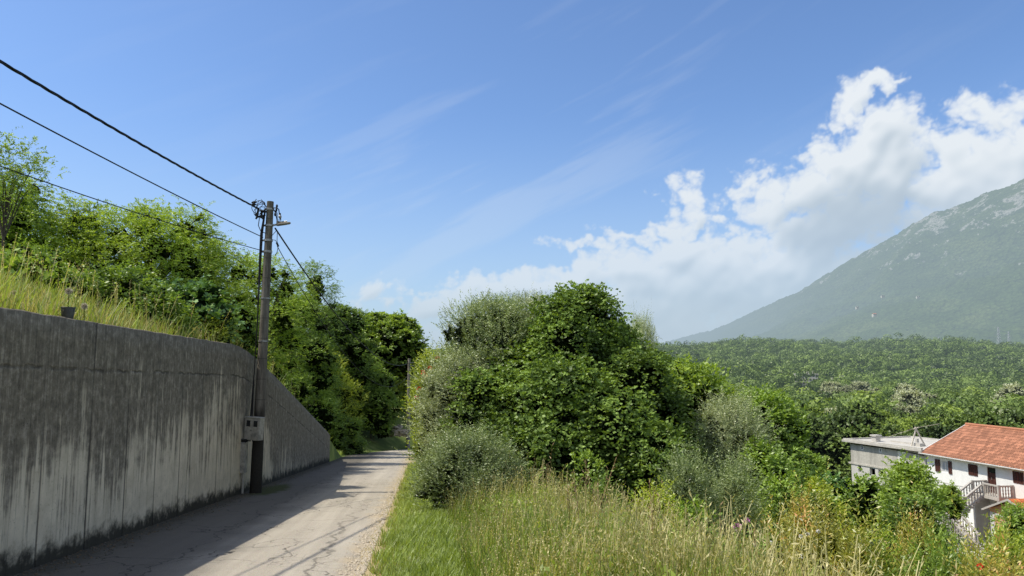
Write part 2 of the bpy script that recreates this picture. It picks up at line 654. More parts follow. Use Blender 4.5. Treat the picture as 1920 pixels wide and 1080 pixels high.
# ------------------------------------------------------------------ materials of the setting
def mat_ground():
    m, nt = new_mat('ground_soil_and_grass')
    p = nt.pos()
    x, y, z = nt.sep(p)
    s = nt.math('MULTIPLY_ADD', y, A, x)
    n1 = nt.noise(p, 1.1, 5, 0.6)
    n2 = nt.noise(p, 14, 4, 0.6)
    nf = nt.noise(p, 0.03, 6, 0.65)
    g = nt.ramp(n1, [(0.3, (0.05, 0.08, 0.018)), (0.55, (0.10, 0.15, 0.03)), (0.75, (0.24, 0.23, 0.09))])
    g = nt.mixc(nt.lin(n2, 0.35, 0.75, 0.0, 0.55), g, (0.10, 0.09, 0.045))
    e = nt.math('ADD', s, nt.math('MULTIPLY', nt.math('SUBTRACT', nt.noise(p, 1.6, 4, 0.6), 0.5), 0.7))
    edge = nt.math('MULTIPLY', nt.math('MULTIPLY', nt.sstep(e, 0.05, -0.40), nt.sstep(s, -2.2, -1.6)), nt.sstep(y, 50, 42))
    g = nt.mixc(edge, g, nt.mixc(n2, (0.24, 0.18, 0.09), (0.50, 0.42, 0.25)))
    far = nt.ramp(nf, [(0.35, (0.035, 0.06, 0.016)), (0.65, (0.07, 0.11, 0.025))])
    g = nt.mixc(nt.sstep(y, 90, 200), g, far)
    cx_, cy_ = ray(1650, 700)[0] * 760, 760
    cl = nt.vmath('LENGTH', nt.vmath('MULTIPLY', nt.vmath('SUBTRACT', p, (cx_, cy_, 0)), (1 / 40, 1 / 100, 0)))
    g = nt.mixc(nt.sstep(cl, 1.1, .7), g, (.16, .22, .055))
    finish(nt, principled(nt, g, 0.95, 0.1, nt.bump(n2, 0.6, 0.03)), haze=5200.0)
    return m


def mat_road():
    m, nt = new_mat('worn_asphalt')
    p = nt.pos()
    x, y, z = nt.sep(p)
    s = nt.math('MULTIPLY_ADD', y, A, x)
    q = nt.comb(s, y, 0.0)
    fine = nt.noise(q, 70, 3, 0.7)
    agg = nt.voro(q, 85, 'F1', 0)
    agc = nt.voro(q, 60, 'F1', 1)
    big = nt.noise(q, 0.7, 6, 0.6)
    c = nt.ramp(nt.lin(fine, 0.25, 0.8), [(0.0, (0.20, 0.178, 0.142)), (0.5, (0.44, 0.395, 0.32)), (1.0, (0.68, 0.62, 0.51))])
    c = nt.mixc(0.35, c, nt.mixc(0.85, agc, (0.45, 0.40, 0.325)))
    c = nt.mixc(nt.lin(agg, 0.25, 0.7, 0, 0.35), c, (0.15, 0.13, 0.105))
    c = nt.mixc(nt.lin(big, 0.35, 0.7, 0.0, 0.42), c, (0.29, 0.26, 0.21))
    # wheel track tone along the lane
    st = nt.noise(nt.comb(nt.math('MULTIPLY', s, 2.2), nt.math('MULTIPLY', y, 0.09), 0.0), 1.4, 5, 0.6)
    c = nt.mixc(nt.lin(st, 0.45, 0.72, 0.0, 0.45), c, (0.56, 0.51, 0.42))
    # strip below the wall: its cast shadow deepened in the asphalt colour
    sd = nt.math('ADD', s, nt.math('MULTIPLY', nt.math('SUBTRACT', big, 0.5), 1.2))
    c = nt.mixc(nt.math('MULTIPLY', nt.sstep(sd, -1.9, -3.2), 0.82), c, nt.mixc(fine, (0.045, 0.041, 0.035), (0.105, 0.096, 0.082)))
    # cracks
    wob = nt.vmath('SCALE', nt.vmath('SUBTRACT', nt_noise_col(nt, q, 2.2, 5), (0.5, 0.5, 0.5)), None, 0.55)
    qq = nt.vmath('ADD', q, wob)
    e1 = nt.voro(qq, 0.62, 'DISTANCE_TO_EDGE', 0)
    e2 = nt.voro(nt.vmath('ADD', q, nt.vmath('SCALE', wob, None, 0.35)), 5.5, 'DISTANCE_TO_EDGE', 0)
    k1 = nt.math('MULTIPLY', nt.sstep(e1, 0.009, 0.001), nt.sstep(nt.noise(q, 0.8, 3, 0.5), 0.40, 0.52))
    zone = nt.math('MULTIPLY', nt.sstep(nt.noise(q, 0.42, 3, 0.5), 0.50, 0.62), 1.0)
    rz = nt.sstep(s, -2.3, -1.6)
    k2 = nt.math('MULTIPLY', nt.sstep(e2, 0.040, 0.005), nt.math('MULTIPLY', zone, nt.math('MULTIPLY_ADD', rz, 0.6, 0.15)))
    # one long lengthwise joint, opening towards the wall side
    jl = nt.math('ADD', s, nt.math('MULTIPLY', nt.math('SUBTRACT', nt.noise(q, 0.75, 5, 0.65), 0.5), 1.3))
    k3 = nt.sstep(nt.math('ABSOLUTE', nt.math('ADD', jl, 3.05)), 0.016, 0.004)
    k4 = nt.math('MULTIPLY', nt.sstep(nt.math('ABSOLUTE', nt.math('ADD', jl, 1.25)), 0.05, 0.01), nt.sstep(y, 18, 11))
    crack = nt.math('MAXIMUM', nt.math('MAXIMUM', k1, k2), nt.math('MAXIMUM', k3, nt.math('MULTIPLY', k4, 0.7)))
    c = nt.mixc(nt.math('MULTIPLY', crack, 0.68), c, (0.03, 0.028, 0.024))
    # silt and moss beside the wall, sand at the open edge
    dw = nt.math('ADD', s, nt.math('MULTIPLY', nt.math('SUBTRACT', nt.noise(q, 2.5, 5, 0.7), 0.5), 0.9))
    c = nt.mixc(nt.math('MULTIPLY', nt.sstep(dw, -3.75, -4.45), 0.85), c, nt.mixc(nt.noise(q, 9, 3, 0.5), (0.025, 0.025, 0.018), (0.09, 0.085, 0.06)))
    pm = nt.vmath('LENGTH', nt.vmath('MULTIPLY', nt.vmath('SUBTRACT', q, (-3.95, 20.2, 0)), (1.9, 0.42, 1)))
    pm = nt.math('ADD', pm, nt.math('MULTIPLY', nt.math('SUBTRACT', nt.noise(q, 3.5, 5, 0.7), 0.5), 1.2))
    c = nt.mixc(nt.sstep(pm, 1.0, 0.5), c, nt.mixc(nt.noise(q, 14, 3, 0.6), (0.025, 0.03, 0.008), (0.075, 0.085, 0.02)))
    de = nt.math('ADD', s, nt.math('MULTIPLY', nt.math('SUBTRACT', nt.noise(q, 1.3, 5, 0.65), 0.5), 0.9))
    de = nt.math('SUBTRACT', de, nt.math('MULTIPLY', nt.sstep(y, 44, 60), 3.0))
    c = nt.mixc(nt.math('MULTIPLY', nt.sstep(de, -1.0, -0.62), 0.75), c, nt.mixc(fine, (0.30, 0.225, 0.13), (0.60, 0.49, 0.33)))
    h = nt.math('SUBTRACT', nt.math('ADD', fine, nt.math('MULTIPLY', agg, 0.8)), nt.math('MULTIPLY', crack, 2.0))
    finish(nt, principled(nt, c, 0.92, 0.2, nt.bump(h, 0.55, 0.008)))
    return m


def nt_noise_col(nt, vec, scale, detail):
    nd = nt.new('ShaderNodeTexNoise')
    nt.put(nd.inputs['Vector'], vec)
    nd.inputs['Scale'].default_value = scale
    nd.inputs['Detail'].default_value = detail
    return nd.outputs['Color']


def mat_wall():
    m, nt = new_mat('weathered_board_marked_concrete')
    a = nt.attr('along'); dt = nt.attr('below_top'); ab = nt.attr('above_base')
    q = nt.comb(a, dt, 0.0)
    big = nt.noise(q, 0.55, 5, 0.6, 0.4)
    med = nt.noise(q, 2.8, 6, 0.65, 0.3)
    fine = nt.noise(q, 26, 5, 0.7)
    streak = nt.noise(nt.comb(nt.math('MULTIPLY', a, 5.5), nt.math('MULTIPLY', dt, 0.32), 0.0), 1.0, 6, 0.62, 0.35)
    streak2 = nt.noise(nt.comb(nt.math('MULTIPLY', a, 21.0), nt.math('MULTIPLY', dt, 0.7), 3.0), 1.0, 4, 0.6, 0.2)
    # grime: complete near the top, broken into runs lower down
    g = nt.math('MULTIPLY_ADD', dt, -0.56, 1.32)
    g = nt.math('ADD', g, nt.math('MULTIPLY', nt.math('SUBTRACT', streak, 0.5), 2.3))
    g = nt.math('ADD', g, nt.math('MULTIPLY', nt.math('SUBTRACT', big, 0.5), 2.0))
    g = nt.math('ADD', g, nt.math('MULTIPLY', nt.math('SUBTRACT', streak2, 0.5), 1.7))
    g = nt.math('ADD', g, nt.math('MULTIPLY', nt.math('SUBTRACT', med, 0.5), 1.3))
    g = nt.math('ADD', g, nt.math('MULTIPLY', nt.math('SUBTRACT', nt.noise(nt.comb(a, 0.0, 9.0), 0.33, 3, 0.6), 0.5), 1.7))
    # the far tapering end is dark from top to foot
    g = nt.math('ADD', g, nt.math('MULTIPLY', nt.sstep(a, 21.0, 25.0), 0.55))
    grime = nt.math('MULTIPLY', nt.sstep(g, -0.05, 0.62), nt.lin(nt.noise(q, 4.2, 7, 0.75), 0.30, 0.62, 1.0, 0.88))
    pale = nt.ramp(nt.lin(med, 0.3, 0.7), [(0.0, (0.50, 0.43, 0.31)), (1.0, (0.74, 0.645, 0.48))])
    dark = nt.ramp(nt.lin(nt.math('ADD', nt.math('MULTIPLY', streak2, 0.35), nt.math('MULTIPLY', nt.noise(q, 7.0, 8, 0.75), 0.65)), 0.36, 0.66),
                   [(0.0, (0.050, 0.042, 0.031)), (0.5, (0.150, 0.129, 0.096)), (1.0, (0.38, 0.335, 0.26))])
    c = nt.mixc(grime, pale, dark)
    # white lime runs
    lr = nt.noise(nt.comb(nt.math('MULTIPLY', a, 9.0), nt.math('MULTIPLY', dt, 0.5), 7.0), 1.0, 5, 0.6, 0.1)
    lime = nt.math('MULTIPLY', nt.sstep(lr, 0.64, 0.76), nt.math('MULTIPLY', nt.sstep(dt, 0.8, 1.6), 0.6))
    c = nt.mixc(lime, c, (0.55, 0.49, 0.38))
    # lime crust along the foot of the horizontal joint
    jd = nt.math('ADD', nt.math('SUBTRACT', dt, nt.math('MULTIPLY_ADD', nt.math('MINIMUM', a, 18.0), 0.011, 0.52)), nt.math('MULTIPLY', nt.math('SUBTRACT', med, 0.5), 0.14))
    crust = nt.math('MULTIPLY', nt.math('MULTIPLY', nt.sstep(jd, -0.01, 0.0), nt.sstep(jd, 0.09, 0.015)), nt.sstep(med, 0.54, 0.66))
    c = nt.mixc(nt.math('MULTIPLY', crust, 0.6), c, (0.52, 0.46, 0.36))
    joint = nt.math('MULTIPLY', nt.sstep(nt.math('ABSOLUTE', jd), 0.030, 0.006), nt.sstep(nt.noise(q, 1.6, 3, 0.5), 0.38, 0.55))
    # panel joints at every sheet of formwork and faint board lines
    pj = nt.math('ABSOLUTE', nt.math('SUBTRACT', nt.math('FRACT', nt.math('DIVIDE', nt.math('ADD', a, nt.math('MULTIPLY', nt.math('SUBTRACT', med, 0.5), 0.03)), 1.27)), 0.5))
    pj = nt.sstep(nt.math('MULTIPLY', nt.math('SUBTRACT', 0.5, pj), 1.27), 0.028, 0.008)
    pj = nt.math('MULTIPLY', pj, nt.sstep(nt.noise(nt.comb(a, nt.math('MULTIPLY', dt, 0.4), 5.0), 0.9, 2, 0.5), 0.38, 0.55))
    bj = nt.math('ABSOLUTE', nt.math('SUBTRACT', nt.math('FRACT', nt.math('DIVIDE', a, 0.318)), 0.5))
    bj = nt.math('MULTIPLY', nt.sstep(nt.math('SUBTRACT', 0.5, bj), 0.05, 0.0), 0.30)
    lines = nt.math('MAXIMUM', nt.math('MAXIMUM', nt.math('MULTIPLY', joint, 0.8), pj), bj)
    c = nt.mixc(nt.math('MULTIPLY', lines, 0.72), c, (0.025, 0.023, 0.020))
    # pits and specks
    pit = nt.sstep(nt.voro(nt.comb(a, dt, 1.0), 11.0), 0.10, 0.03)
    pit = nt.math('MULTIPLY', pit, nt.sstep(nt.noise(q, 1.7, 2, 0.5), 0.5, 0.6))
    c = nt.mixc(nt.math('MULTIPLY', pit, 0.75), c, (0.02, 0.018, 0.016))
    sp = nt.math('MULTIPLY', nt.sstep(fine, 0.56, 0.78), 0.40)
    c = nt.mixc(sp, c, (0.34, 0.30, 0.23))
    spd = nt.math('MULTIPLY', nt.sstep(fine, 0.44, 0.28), 0.55)
    c = nt.mixc(spd, c, (0.03, 0.028, 0.025))
    # black moss line at the foot and along the coping
    ft = nt.math('ADD', ab, nt.math('MULTIPLY', nt.math('SUBTRACT', nt.noise(q, 3.2, 6, 0.7), 0.5), 0.75))
    c = nt.mixc(nt.math('MULTIPLY', nt.sstep(ft, 0.34, 0.08), 0.93), c, (0.016, 0.016, 0.012))
    h = nt.math('SUBTRACT', nt.math('ADD', nt.math('MULTIPLY', fine, 0.35), nt.math('ADD', nt.math('MULTIPLY', streak2, 0.3), nt.math('MULTIPLY', med, 0.5))), nt.math('ADD', lines, pit))
    finish(nt, principled(nt, c, 0.93, 0.15, nt.bump(h, 0.7, 0.02)))
    return m


# ------------------------------------------------------------------ ground sheet
def build_ground():
    s_near = list(np.arange(-20, SW - 0.4, 0.6)) + [SW - 0.36, SW - 0.30, SW - 0.10, SW - 0.04] + list(np.arange(-4.3, 4, 0.3)) + list(np.arange(4, 30, 0.8)) + list(np.arange(30, 80, 1.5))
    x = 80.0; right = []
    while x < 9000: right.append(x); x *= 1.05; x += 0.5
    x = -20.6; left = []
    while x > -3000: left.append(x); x = x * 1.07 - 0.5
    S = np.array(sorted(left) + s_near + right)
    ys = list(np.arange(-12, 90, 0.5))
    y = 90.0
    while y < 9500: ys.append(y); y *= 1.022
    Y = np.array(ys)
    back = [-600, -300, -120, -60, -30, -18]
    Y = np.concatenate([back, Y])
    SS, YY = np.meshgrid(S, Y)
    XX = SS - A * np.clip(YY, -12, 120)
    ZZ = gz(XX, np.maximum(YY, -12))
    # drop the ground a little under the asphalt
    sh = road_shift(np.minimum(YY, 70))
    under = (SS > SW + 0.0) & (SS < SR - 0.25 + sh) & (YY < 85) & (SS > SW + sh * 0.8)
    ZZ = ZZ - 0.05 * under
    V = np.stack([XX, YY, ZZ], -1).reshape(-1, 3)
    ny, nx = SS.shape
    i = np.arange(ny - 1)[:, None] * nx + np.arange(nx - 1)[None, :]
    Q = np.stack([i, i + 1, i + nx + 1, i + nx], -1).reshape(-1, 4)
    me = np_mesh('ground', V, Q)
    o = link_mesh('ground', me, mat_ground())
    me.polygons.foreach_set('use_smooth', [True] * len(me.polygons))
    tag(o, 'sloping ground of dry soil and low green growth', 'ground', kind='structure')


build_ground()


def build_road():
    Y = np.concatenate([np.arange(-12, 44, 0.4), np.arange(44, 74, 0.4)])
    n = 15
    V = []
    for y in Y:
        sh = float(road_shift(min(y, 70)))
        slope = 0.028 * 1.75 * max(0, min(y, 70) - 44) ** 0.75
        wob = 0.05 * math.sin(y * 1.7) + 0.04 * math.sin(y * 4.1 + 1) + 0.03 * math.sin(y * 9.3 + 2)
        for k in range(n):
            f = k / (n - 1)
            l = SW + 0.0 + sh
            r = SR + wob + sh + 0.12 * slope
            s = l + (r - l) * f
            zz = float(zroad(y)) + 0.012 - 0.02 * max(0, f - 0.93) / 0.07
            V.append((s - A * y, y, zz))
    V = np.array(V)
    m = len(Y)
    i = np.arange(m - 1)[:, None] * n + np.arange(n - 1)[None, :]
    Q = np.stack([i, i + 1, i + n + 1, i + n], -1).reshape(-1, 4)
    me = np_mesh('road', V, Q)
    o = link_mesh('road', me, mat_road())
    tag(o, 'narrow cracked pale asphalt lane running downhill beside the wall', 'road', kind='structure')


build_road()


def build_wall():
    Ys = np.unique(np.concatenate([np.arange(-9.0, WALL_END, 0.25), [p[0] for p in WALL_PROF], [WALL_END]]))
    rows = 12
    V = []; al = []; dt = []; ab = []
    TH = 0.28
    prof = []
    for y in Ys:
        t = float(ztop(y)); b = float(zroad(y)) - 0.15
        if y > WALL_END - 0.35:
            t = t - (y - WALL_END + 0.35) * 0.3
        prof.append((y, t, b))
    for (y, t, b) in prof:
        jit = 0.004 * math.sin(y * 7.0) + 0.003 * math.sin(y * 17.0)
        for k in range(rows + 1):
            z = b + (t - b) * k / rows
            V.append((SW - A * y, y, z + (jit if k == rows else 0)))
            al.append(y); dt.append(t - z); ab.append(z - b - 0.15)
        for k, (off, zz) in enumerate(((-0.03, t + 0.02 + jit), (-TH, t + 0.02 + jit), (-TH, b))):
            V.append((SW - A * y + off, y, zz)); al.append(y + off * 4); dt.append(0.0 if k < 2 else 2); ab.append(3.0)
    n = rows + 4
    m = len(Ys)
    i = np.arange(m - 1)[:, None] * n + np.arange(n - 1)[None, :]
    Q = np.stack([i, i + n, i + n + 1, i + 1], -1).reshape(-1, 4)
    # end cap
    e0 = (m - 1) * n
    caps = []
    V = list(V)
    for k in range(rows):
        bidx = len(V)
        y, t, b = prof[-1]
        z0 = b + (t - b) * k / rows; z1 = b + (t - b) * (k + 1) / rows
        V += [(SW - A * y - TH, y, z0), (SW - A * y - TH, y, z1)]
        al += [y + 1, y + 1]; dt += [0.0, 0.0]; ab += [z0 - b, z1 - b]
        caps.append((e0 + k, bidx, bidx + 1, e0 + k + 1))
    Q = np.concatenate([Q, np.array(caps)])
    me = np_mesh('retaining_wall', np.array(V), Q, attrs={'along': al, 'below_top': dt, 'above_base': ab})
    o = link_mesh('retaining_wall', me, mat_wall())
    tag(o, 'long grimy concrete retaining wall along the left of the lane, tapering down at its far end', 'wall')


build_wall()
# ------------------------------------------------------------------ foliage generator
def unit(v):
    return v / np.maximum(np.linalg.norm(v, axis=-1, keepdims=True), 1e-9)


def lumps(dirs, rs, n=7):
    o = np.zeros(len(dirs))
    for k in range(n):
        w = rs.normal(size=3) * (1.6 + 0.9 * k)
        o += np.sin(dirs @ w + rs.uniform(0, 6.28)) / (1 + 0.5 * k)
    return o / 2.6


def leaf_quads(pos, dirv, nrm, L, W, fold=0.0):
    side = unit(np.cross(dirv, nrm))
    L = np.asarray(L).reshape(-1, 1) * np.ones((len(pos), 1)); Wd = np.asarray(W).reshape(-1, 1) * np.ones((len(pos), 1))
    a = pos
    b = pos + dirv * L * 0.45 + side * Wd * 0.5
    c = pos + dirv * L
    d = pos + dirv * L * 0.45 - side * Wd * 0.5
    V = np.stack([a, b, c, d], 1).reshape(-1, 3)
    Q = np.arange(len(pos) * 4).reshape(-1, 4)
    return V, Q


def crown_arrays(rs, lobes, L, W, dens=1.0, spray=(5, 7), slen=0.28, up=0.35, droop=0.15, cap=60000,
                 lumpy=0.16, bottom=-0.55, core=0.62, rnd=0.6, flat=0.4, fill=0.3):
    lobes = np.array(lobes, float)
    if lobes.shape[1] == 4:
        lobes = np.column_stack([lobes, lobes[:, 3], lobes[:, 3]])
    rr = lobes[:, 3:6]
    area = 4 * PI * (rr.prod(1) ** (2 / 3.0))
    k, m = spray
    nl = min(cap, int(dens * area.sum() / (0.5 * L * W)))
    nc = max(8, nl // (k * m))
    which = rs.choice(len(lobes), size=int(nc * 1.6), p=area / area.sum())
    d = unit(rs.normal(size=(len(which), 3)))
    low = d[:, 2] < bottom
    d[low, 2] *= -1
    lp = np.zeros(len(which))
    for i in range(len(lobes)):
        mk = which == i
        if mk.any(): lp[mk] = lumps(d[mk], rs)
    rad = 1 - fill * rs.uniform(0, 1, len(which)) ** 2.2
    pos = lobes[which, :3] + d * rr[which] * (rad * (1 + lumpy * lp))[:, None]
    inside = np.zeros(len(which), bool)
    for i in range(len(lobes)):
        q = (pos - lobes[i, :3]) / rr[i]
        inside |= (np.linalg.norm(q, axis=1) < 0.74) & (which != i)
    keep = np.where(~inside)[0][:nc]
    pos = pos[keep]; d = d[keep]; which = which[keep]; lp = lp[keep]
    nc = len(pos)
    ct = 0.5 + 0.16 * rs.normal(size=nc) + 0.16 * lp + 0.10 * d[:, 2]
    # sprays
    P0 = np.repeat(pos, k, 0); O = np.repeat(d, k, 0)
    sd = unit(O * 0.75 + np.array([0, 0, up]) + rs.normal(size=O.shape) * rnd)
    sl = slen * rs.uniform(0.55, 1.3, len(P0)) * np.where(rs.uniform(size=len(P0)) < .05, 2.1, 1.0)
    P0 = P0 + rs.normal(size=P0.shape) * slen * 0.35
    t = np.tile((np.arange(m) + 0.5) / m, len(P0))
    P1 = np.repeat(P0, m, 0); S1 = np.repeat(sd, m, 0); L1 = np.repeat(sl, m)
    lpos = P1 + S1 * (t * L1)[:, None]
    lpos[:, 2] -= droop * L1 * t * t
    sgn = np.where(np.tile(np.arange(m), len(P0)) % 2 == 0, 1.0, -1.0)
    ref = unit(np.cross(S1, np.array([0.13, 0.21, 1.0])) + 1e-6)
    ld = unit(S1 * 0.75 + ref * sgn[:, None] * 0.85 + rs.normal(size=S1.shape) * 0.30)
    ln = unit(np.repeat(O, m, 0) * 0.8 + np.array([0, 0, flat]) + rs.normal(size=S1.shape) * 0.50)
    sz = rs.uniform(0.7, 1.25, len(lpos))
    V, Q = leaf_quads(lpos, ld, ln, L * sz, W * sz)
    tint = np.clip(np.repeat(ct, k * m) + rs.normal(size=len(lpos)) * 0.09, 0.06, 1.0)
    T = np.repeat(tint, 4)
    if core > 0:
        # filler leaves deep inside the crown, inner shade painted as near-black tint
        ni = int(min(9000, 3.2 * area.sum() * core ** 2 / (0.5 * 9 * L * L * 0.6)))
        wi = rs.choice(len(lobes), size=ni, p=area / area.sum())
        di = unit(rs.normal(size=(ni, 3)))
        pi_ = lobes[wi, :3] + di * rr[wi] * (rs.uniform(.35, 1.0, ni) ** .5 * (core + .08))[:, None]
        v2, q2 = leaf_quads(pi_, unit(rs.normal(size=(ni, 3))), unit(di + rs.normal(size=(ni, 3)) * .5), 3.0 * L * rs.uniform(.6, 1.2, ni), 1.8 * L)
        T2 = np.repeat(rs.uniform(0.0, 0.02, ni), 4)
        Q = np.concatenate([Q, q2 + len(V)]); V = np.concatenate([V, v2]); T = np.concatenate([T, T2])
    return V, Q, T


MAT = {}
MAT['bark'] = simple_mat('bark', (0.11, 0.09, 0.07), 0.95, 0.35, 14, 0.1, bump=0.6)
MAT['leaf_locust'] = leaf_mat('leaf_locust', (0.050, 0.092, 0.014), (0.205, 0.305, 0.040), 0.40)
MAT['leaf_mid'] = leaf_mat('leaf_mid', (0.036, 0.072, 0.014), (0.150, 0.240, 0.036), 0.35)
MAT['leaf_ivy'] = leaf_mat('leaf_ivy', (0.022, 0.045, 0.010), (0.120, 0.195, 0.038), 0.30, 0.03, patch=.5)
MAT['leaf_bluish'] = leaf_mat('leaf_bluish', (0.025, 0.065, 0.018), (0.115, 0.215, 0.060), 0.28, 0.08)
MAT['leaf_olive'] = leaf_mat('leaf_olive', (0.050, 0.080, 0.028), (0.175, 0.235, 0.088), 0.22, 0.08)
MAT['leaf_olive_grey'] = leaf_mat('leaf_olive_grey', (0.085, 0.118, 0.052), (0.26, 0.32, 0.155), 0.22, 0.08)
MAT['leaf_yellow'] = leaf_mat('leaf_yellow', (0.06, 0.10, 0.013), (0.25, 0.32, 0.035), 0.42)
MAT['leaf_bright'] = leaf_mat('leaf_bright', (0.045, 0.085, 0.014), (0.18, 0.27, 0.045), 0.42)
MAT['leaf_gold'] = leaf_mat('leaf_gold', (0.06, 0.085, 0.012), (0.26, 0.27, 0.05), 0.35, 0.08, tipc=(0.36, 0.20, 0.075))
MAT['leaf_dark'] = leaf_mat('leaf_dark', (0.014, 0.032, 0.008), (0.075, 0.135, 0.022), 0.28, 0.05)
MAT['dead_stalk'] = leaf_mat('dead_stalk', (0.06, 0.045, 0.022), (0.20, 0.15, 0.08), 0.2, 0.03)
MAT['weed'] = leaf_mat('weed', (0.045, 0.080, 0.014), (0.21, 0.29, 0.06), 0.40, 0.03)
MAT['straw'] = leaf_mat('straw', (0.11, 0.12, 0.035), (0.38, 0.37, 0.18), 0.35, 0.04)
MAT['lawn'] = leaf_mat('lawn', (0.055, 0.085, 0.016), (0.19, 0.27, 0.055), 0.40, 0.04)
for nm, a_, b_ in (('valley_mid', (0.024, 0.047, 0.012), (0.10, 0.155, 0.034)), ('valley_bright', (0.034, 0.065, 0.012), (0.145, 0.21, 0.036)),
                   ('valley_dark', (0.018, 0.036, 0.012), (0.070, 0.11, 0.030)), ('valley_grey', (0.10, 0.125, 0.07), (0.27, 0.31, 0.19))):
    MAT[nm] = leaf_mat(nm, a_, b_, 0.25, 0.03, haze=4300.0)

# species: leaf L, W, spray(k,m), spray length, up, droop, dens, core, material
SP = {
    'locust': dict(L=.085, W=.036, spray=(5, 12), slen=.42, up=.25, droop=.5, dens=1.0, core=.30, mat='leaf_locust', fill=.5, lumpy=.22),
    'mid': dict(L=.085, W=.048, spray=(6, 6), slen=.24, up=.35, droop=.1, dens=.9, core=.55, mat='leaf_mid'),
    'ivy': dict(L=.076, W=.060, spray=(5, 6), slen=.26, up=.1, droop=.5, dens=.95, core=.66, mat='leaf_ivy', flat=.15, lumpy=.24),
    'bluish': dict(L=.13, W=.09, spray=(5, 6), slen=.26, up=.35, droop=.2, dens=.9, core=.6, mat='leaf_bluish', flat=.7, lumpy=.2),
    'olive': dict(L=.065, W=.017, spray=(4, 14), slen=.42, up=.85, droop=.0, dens=1.0, core=.50, mat='leaf_olive', rnd=.45, flat=.1, lumpy=.22),
    'olive_grey': dict(L=.065, W=.018, spray=(4, 14), slen=.42, up=.7, droop=.1, dens=.9, core=.45, mat='leaf_olive_grey', rnd=.5, flat=.1, lumpy=.22),
    'yellow': dict(L=.07, W=.035, spray=(5, 8), slen=.30, up=.6, droop=.0, dens=.85, core=.5, mat='leaf_yellow', rnd=.5),
    'bright': dict(L=.13, W=.065, spray=(5, 7), slen=.38, up=.45, droop=.3, dens=.85, core=.55, mat='leaf_bright', flat=.6, lumpy=.24),
    'gold': dict(L=.085, W=.026, spray=(3, 14), slen=.46, up=1.4, droop=-.1, dens=.8, core=.4, mat='leaf_gold', rnd=.35, flat=.1, lumpy=.2),
    'dark': dict(L=.085, W=.05, spray=(6, 6), slen=.24, up=.3, droop=.1, dens=.9, core=.62, mat='leaf_dark'),
}


def make_lobes(rs, rx, ry, h, n, zlow=0.1, shape='round'):
    """lobes filling a crown of half-width rx, ry and height h (origin at ground)"""
    out = []
    for i in range(n):
        f = (i + 0.5) / n
        z = h * (zlow + (0.98 - zlow) * f)
        if shape == 'round': w = math.sin(PI * (0.18 + 0.70 * f)) ** 0.8
        elif shape == 'cone': w = 1.0 - 0.72 * f
        elif shape == 'dome': w = math.cos(f * PI / 2 * 0.92) ** 0.55
        elif shape == 'vase': w = 0.35 + 0.75 * math.sin(PI * (0.1 + 0.62 * f))
        r = (0.44 + 0.14 * rs.uniform()) * w * min(rx, ry, h * 0.62)
        r = max(r, 0.12 * h)
        a = i * 2.39996 + rs.uniform(-.4, .4)
        q = max(0.0, w - r / max(rx, ry) * 0.9) * (0.80 + 0.2 * rs.uniform())
        out.append((math.cos(a) * rx * q, math.sin(a) * ry * q, min(z, h - r * 0.85), r))
    for i in range(n + 2):
        l = out[rs.randint(n)]
        d = unit(rs.normal(size=3) + np.array([0, 0, .35]))
        r = l[3] * rs.uniform(.28, .50)
        out.append((l[0] + d[0] * l[3] * .95, l[1] + d[1] * l[3] * .95, max(r, l[2] + d[2] * l[3] * .95), r))
    return out


def make_trunk(rs, lobes, base_r, h, parent, n_main=1, spread=0.15):
    mb = MB()
    tips = sorted(lobes, key=lambda l: l[2])
    stems = []
    for j in range(n_main):
        a = j * 2.1 + rs.uniform(0, 1)
        o = Vector((math.cos(a), math.sin(a), 0)) * (spread if n_main > 1 else 0)
        top = Vector((o.x * 3, o.y * 3, h * 0.62))
        pts = [o + Vector((0, 0, -0.25)), o * 1.2 + Vector((0, 0, h * 0.15)), o * 2 + Vector((rs.uniform(-.1, .1), rs.uniform(-.1, .1), h * 0.36)), top]
        mb.tube(pts, [base_r * 1.25, base_r, base_r * 0.8, base_r * 0.4], 7)
        stems.append(pts)
    for i, l in enumerate(tips):
        st = stems[i % len(stems)]
        s = st[1].lerp(st[2], rs.uniform(0.2, 1.0)) if l[2] < h * 0.5 else st[2].lerp(st[3], rs.uniform(0, .7))
        e = Vector((l[0], l[1], l[2] + l[3] * 0.35))
        if e.z < s.z: s = st[1].copy()
        mid = s.lerp(e, 0.5) + Vector((rs.uniform(-.1, .1), rs.uniform(-.1, .1), 0.12 * (e - s).length))
        mb.tube([s, mid, e], [base_r * 0.45, base_r * 0.28, base_r * 0.08], 5)
        for q in range(3):
            dd = Vector((rs.normal(), rs.normal(), rs.normal() * .6 + .4)).normalized()
            mb.tube([mid.lerp(e, 0.4), mid.lerp(e, 0.4) + dd * l[3] * 0.8], [base_r * 0.16, base_r * 0.04], 4)
    return mb.build('trunk' if n_main == 1 else 'stem', MAT['bark'], parent, sm=True)


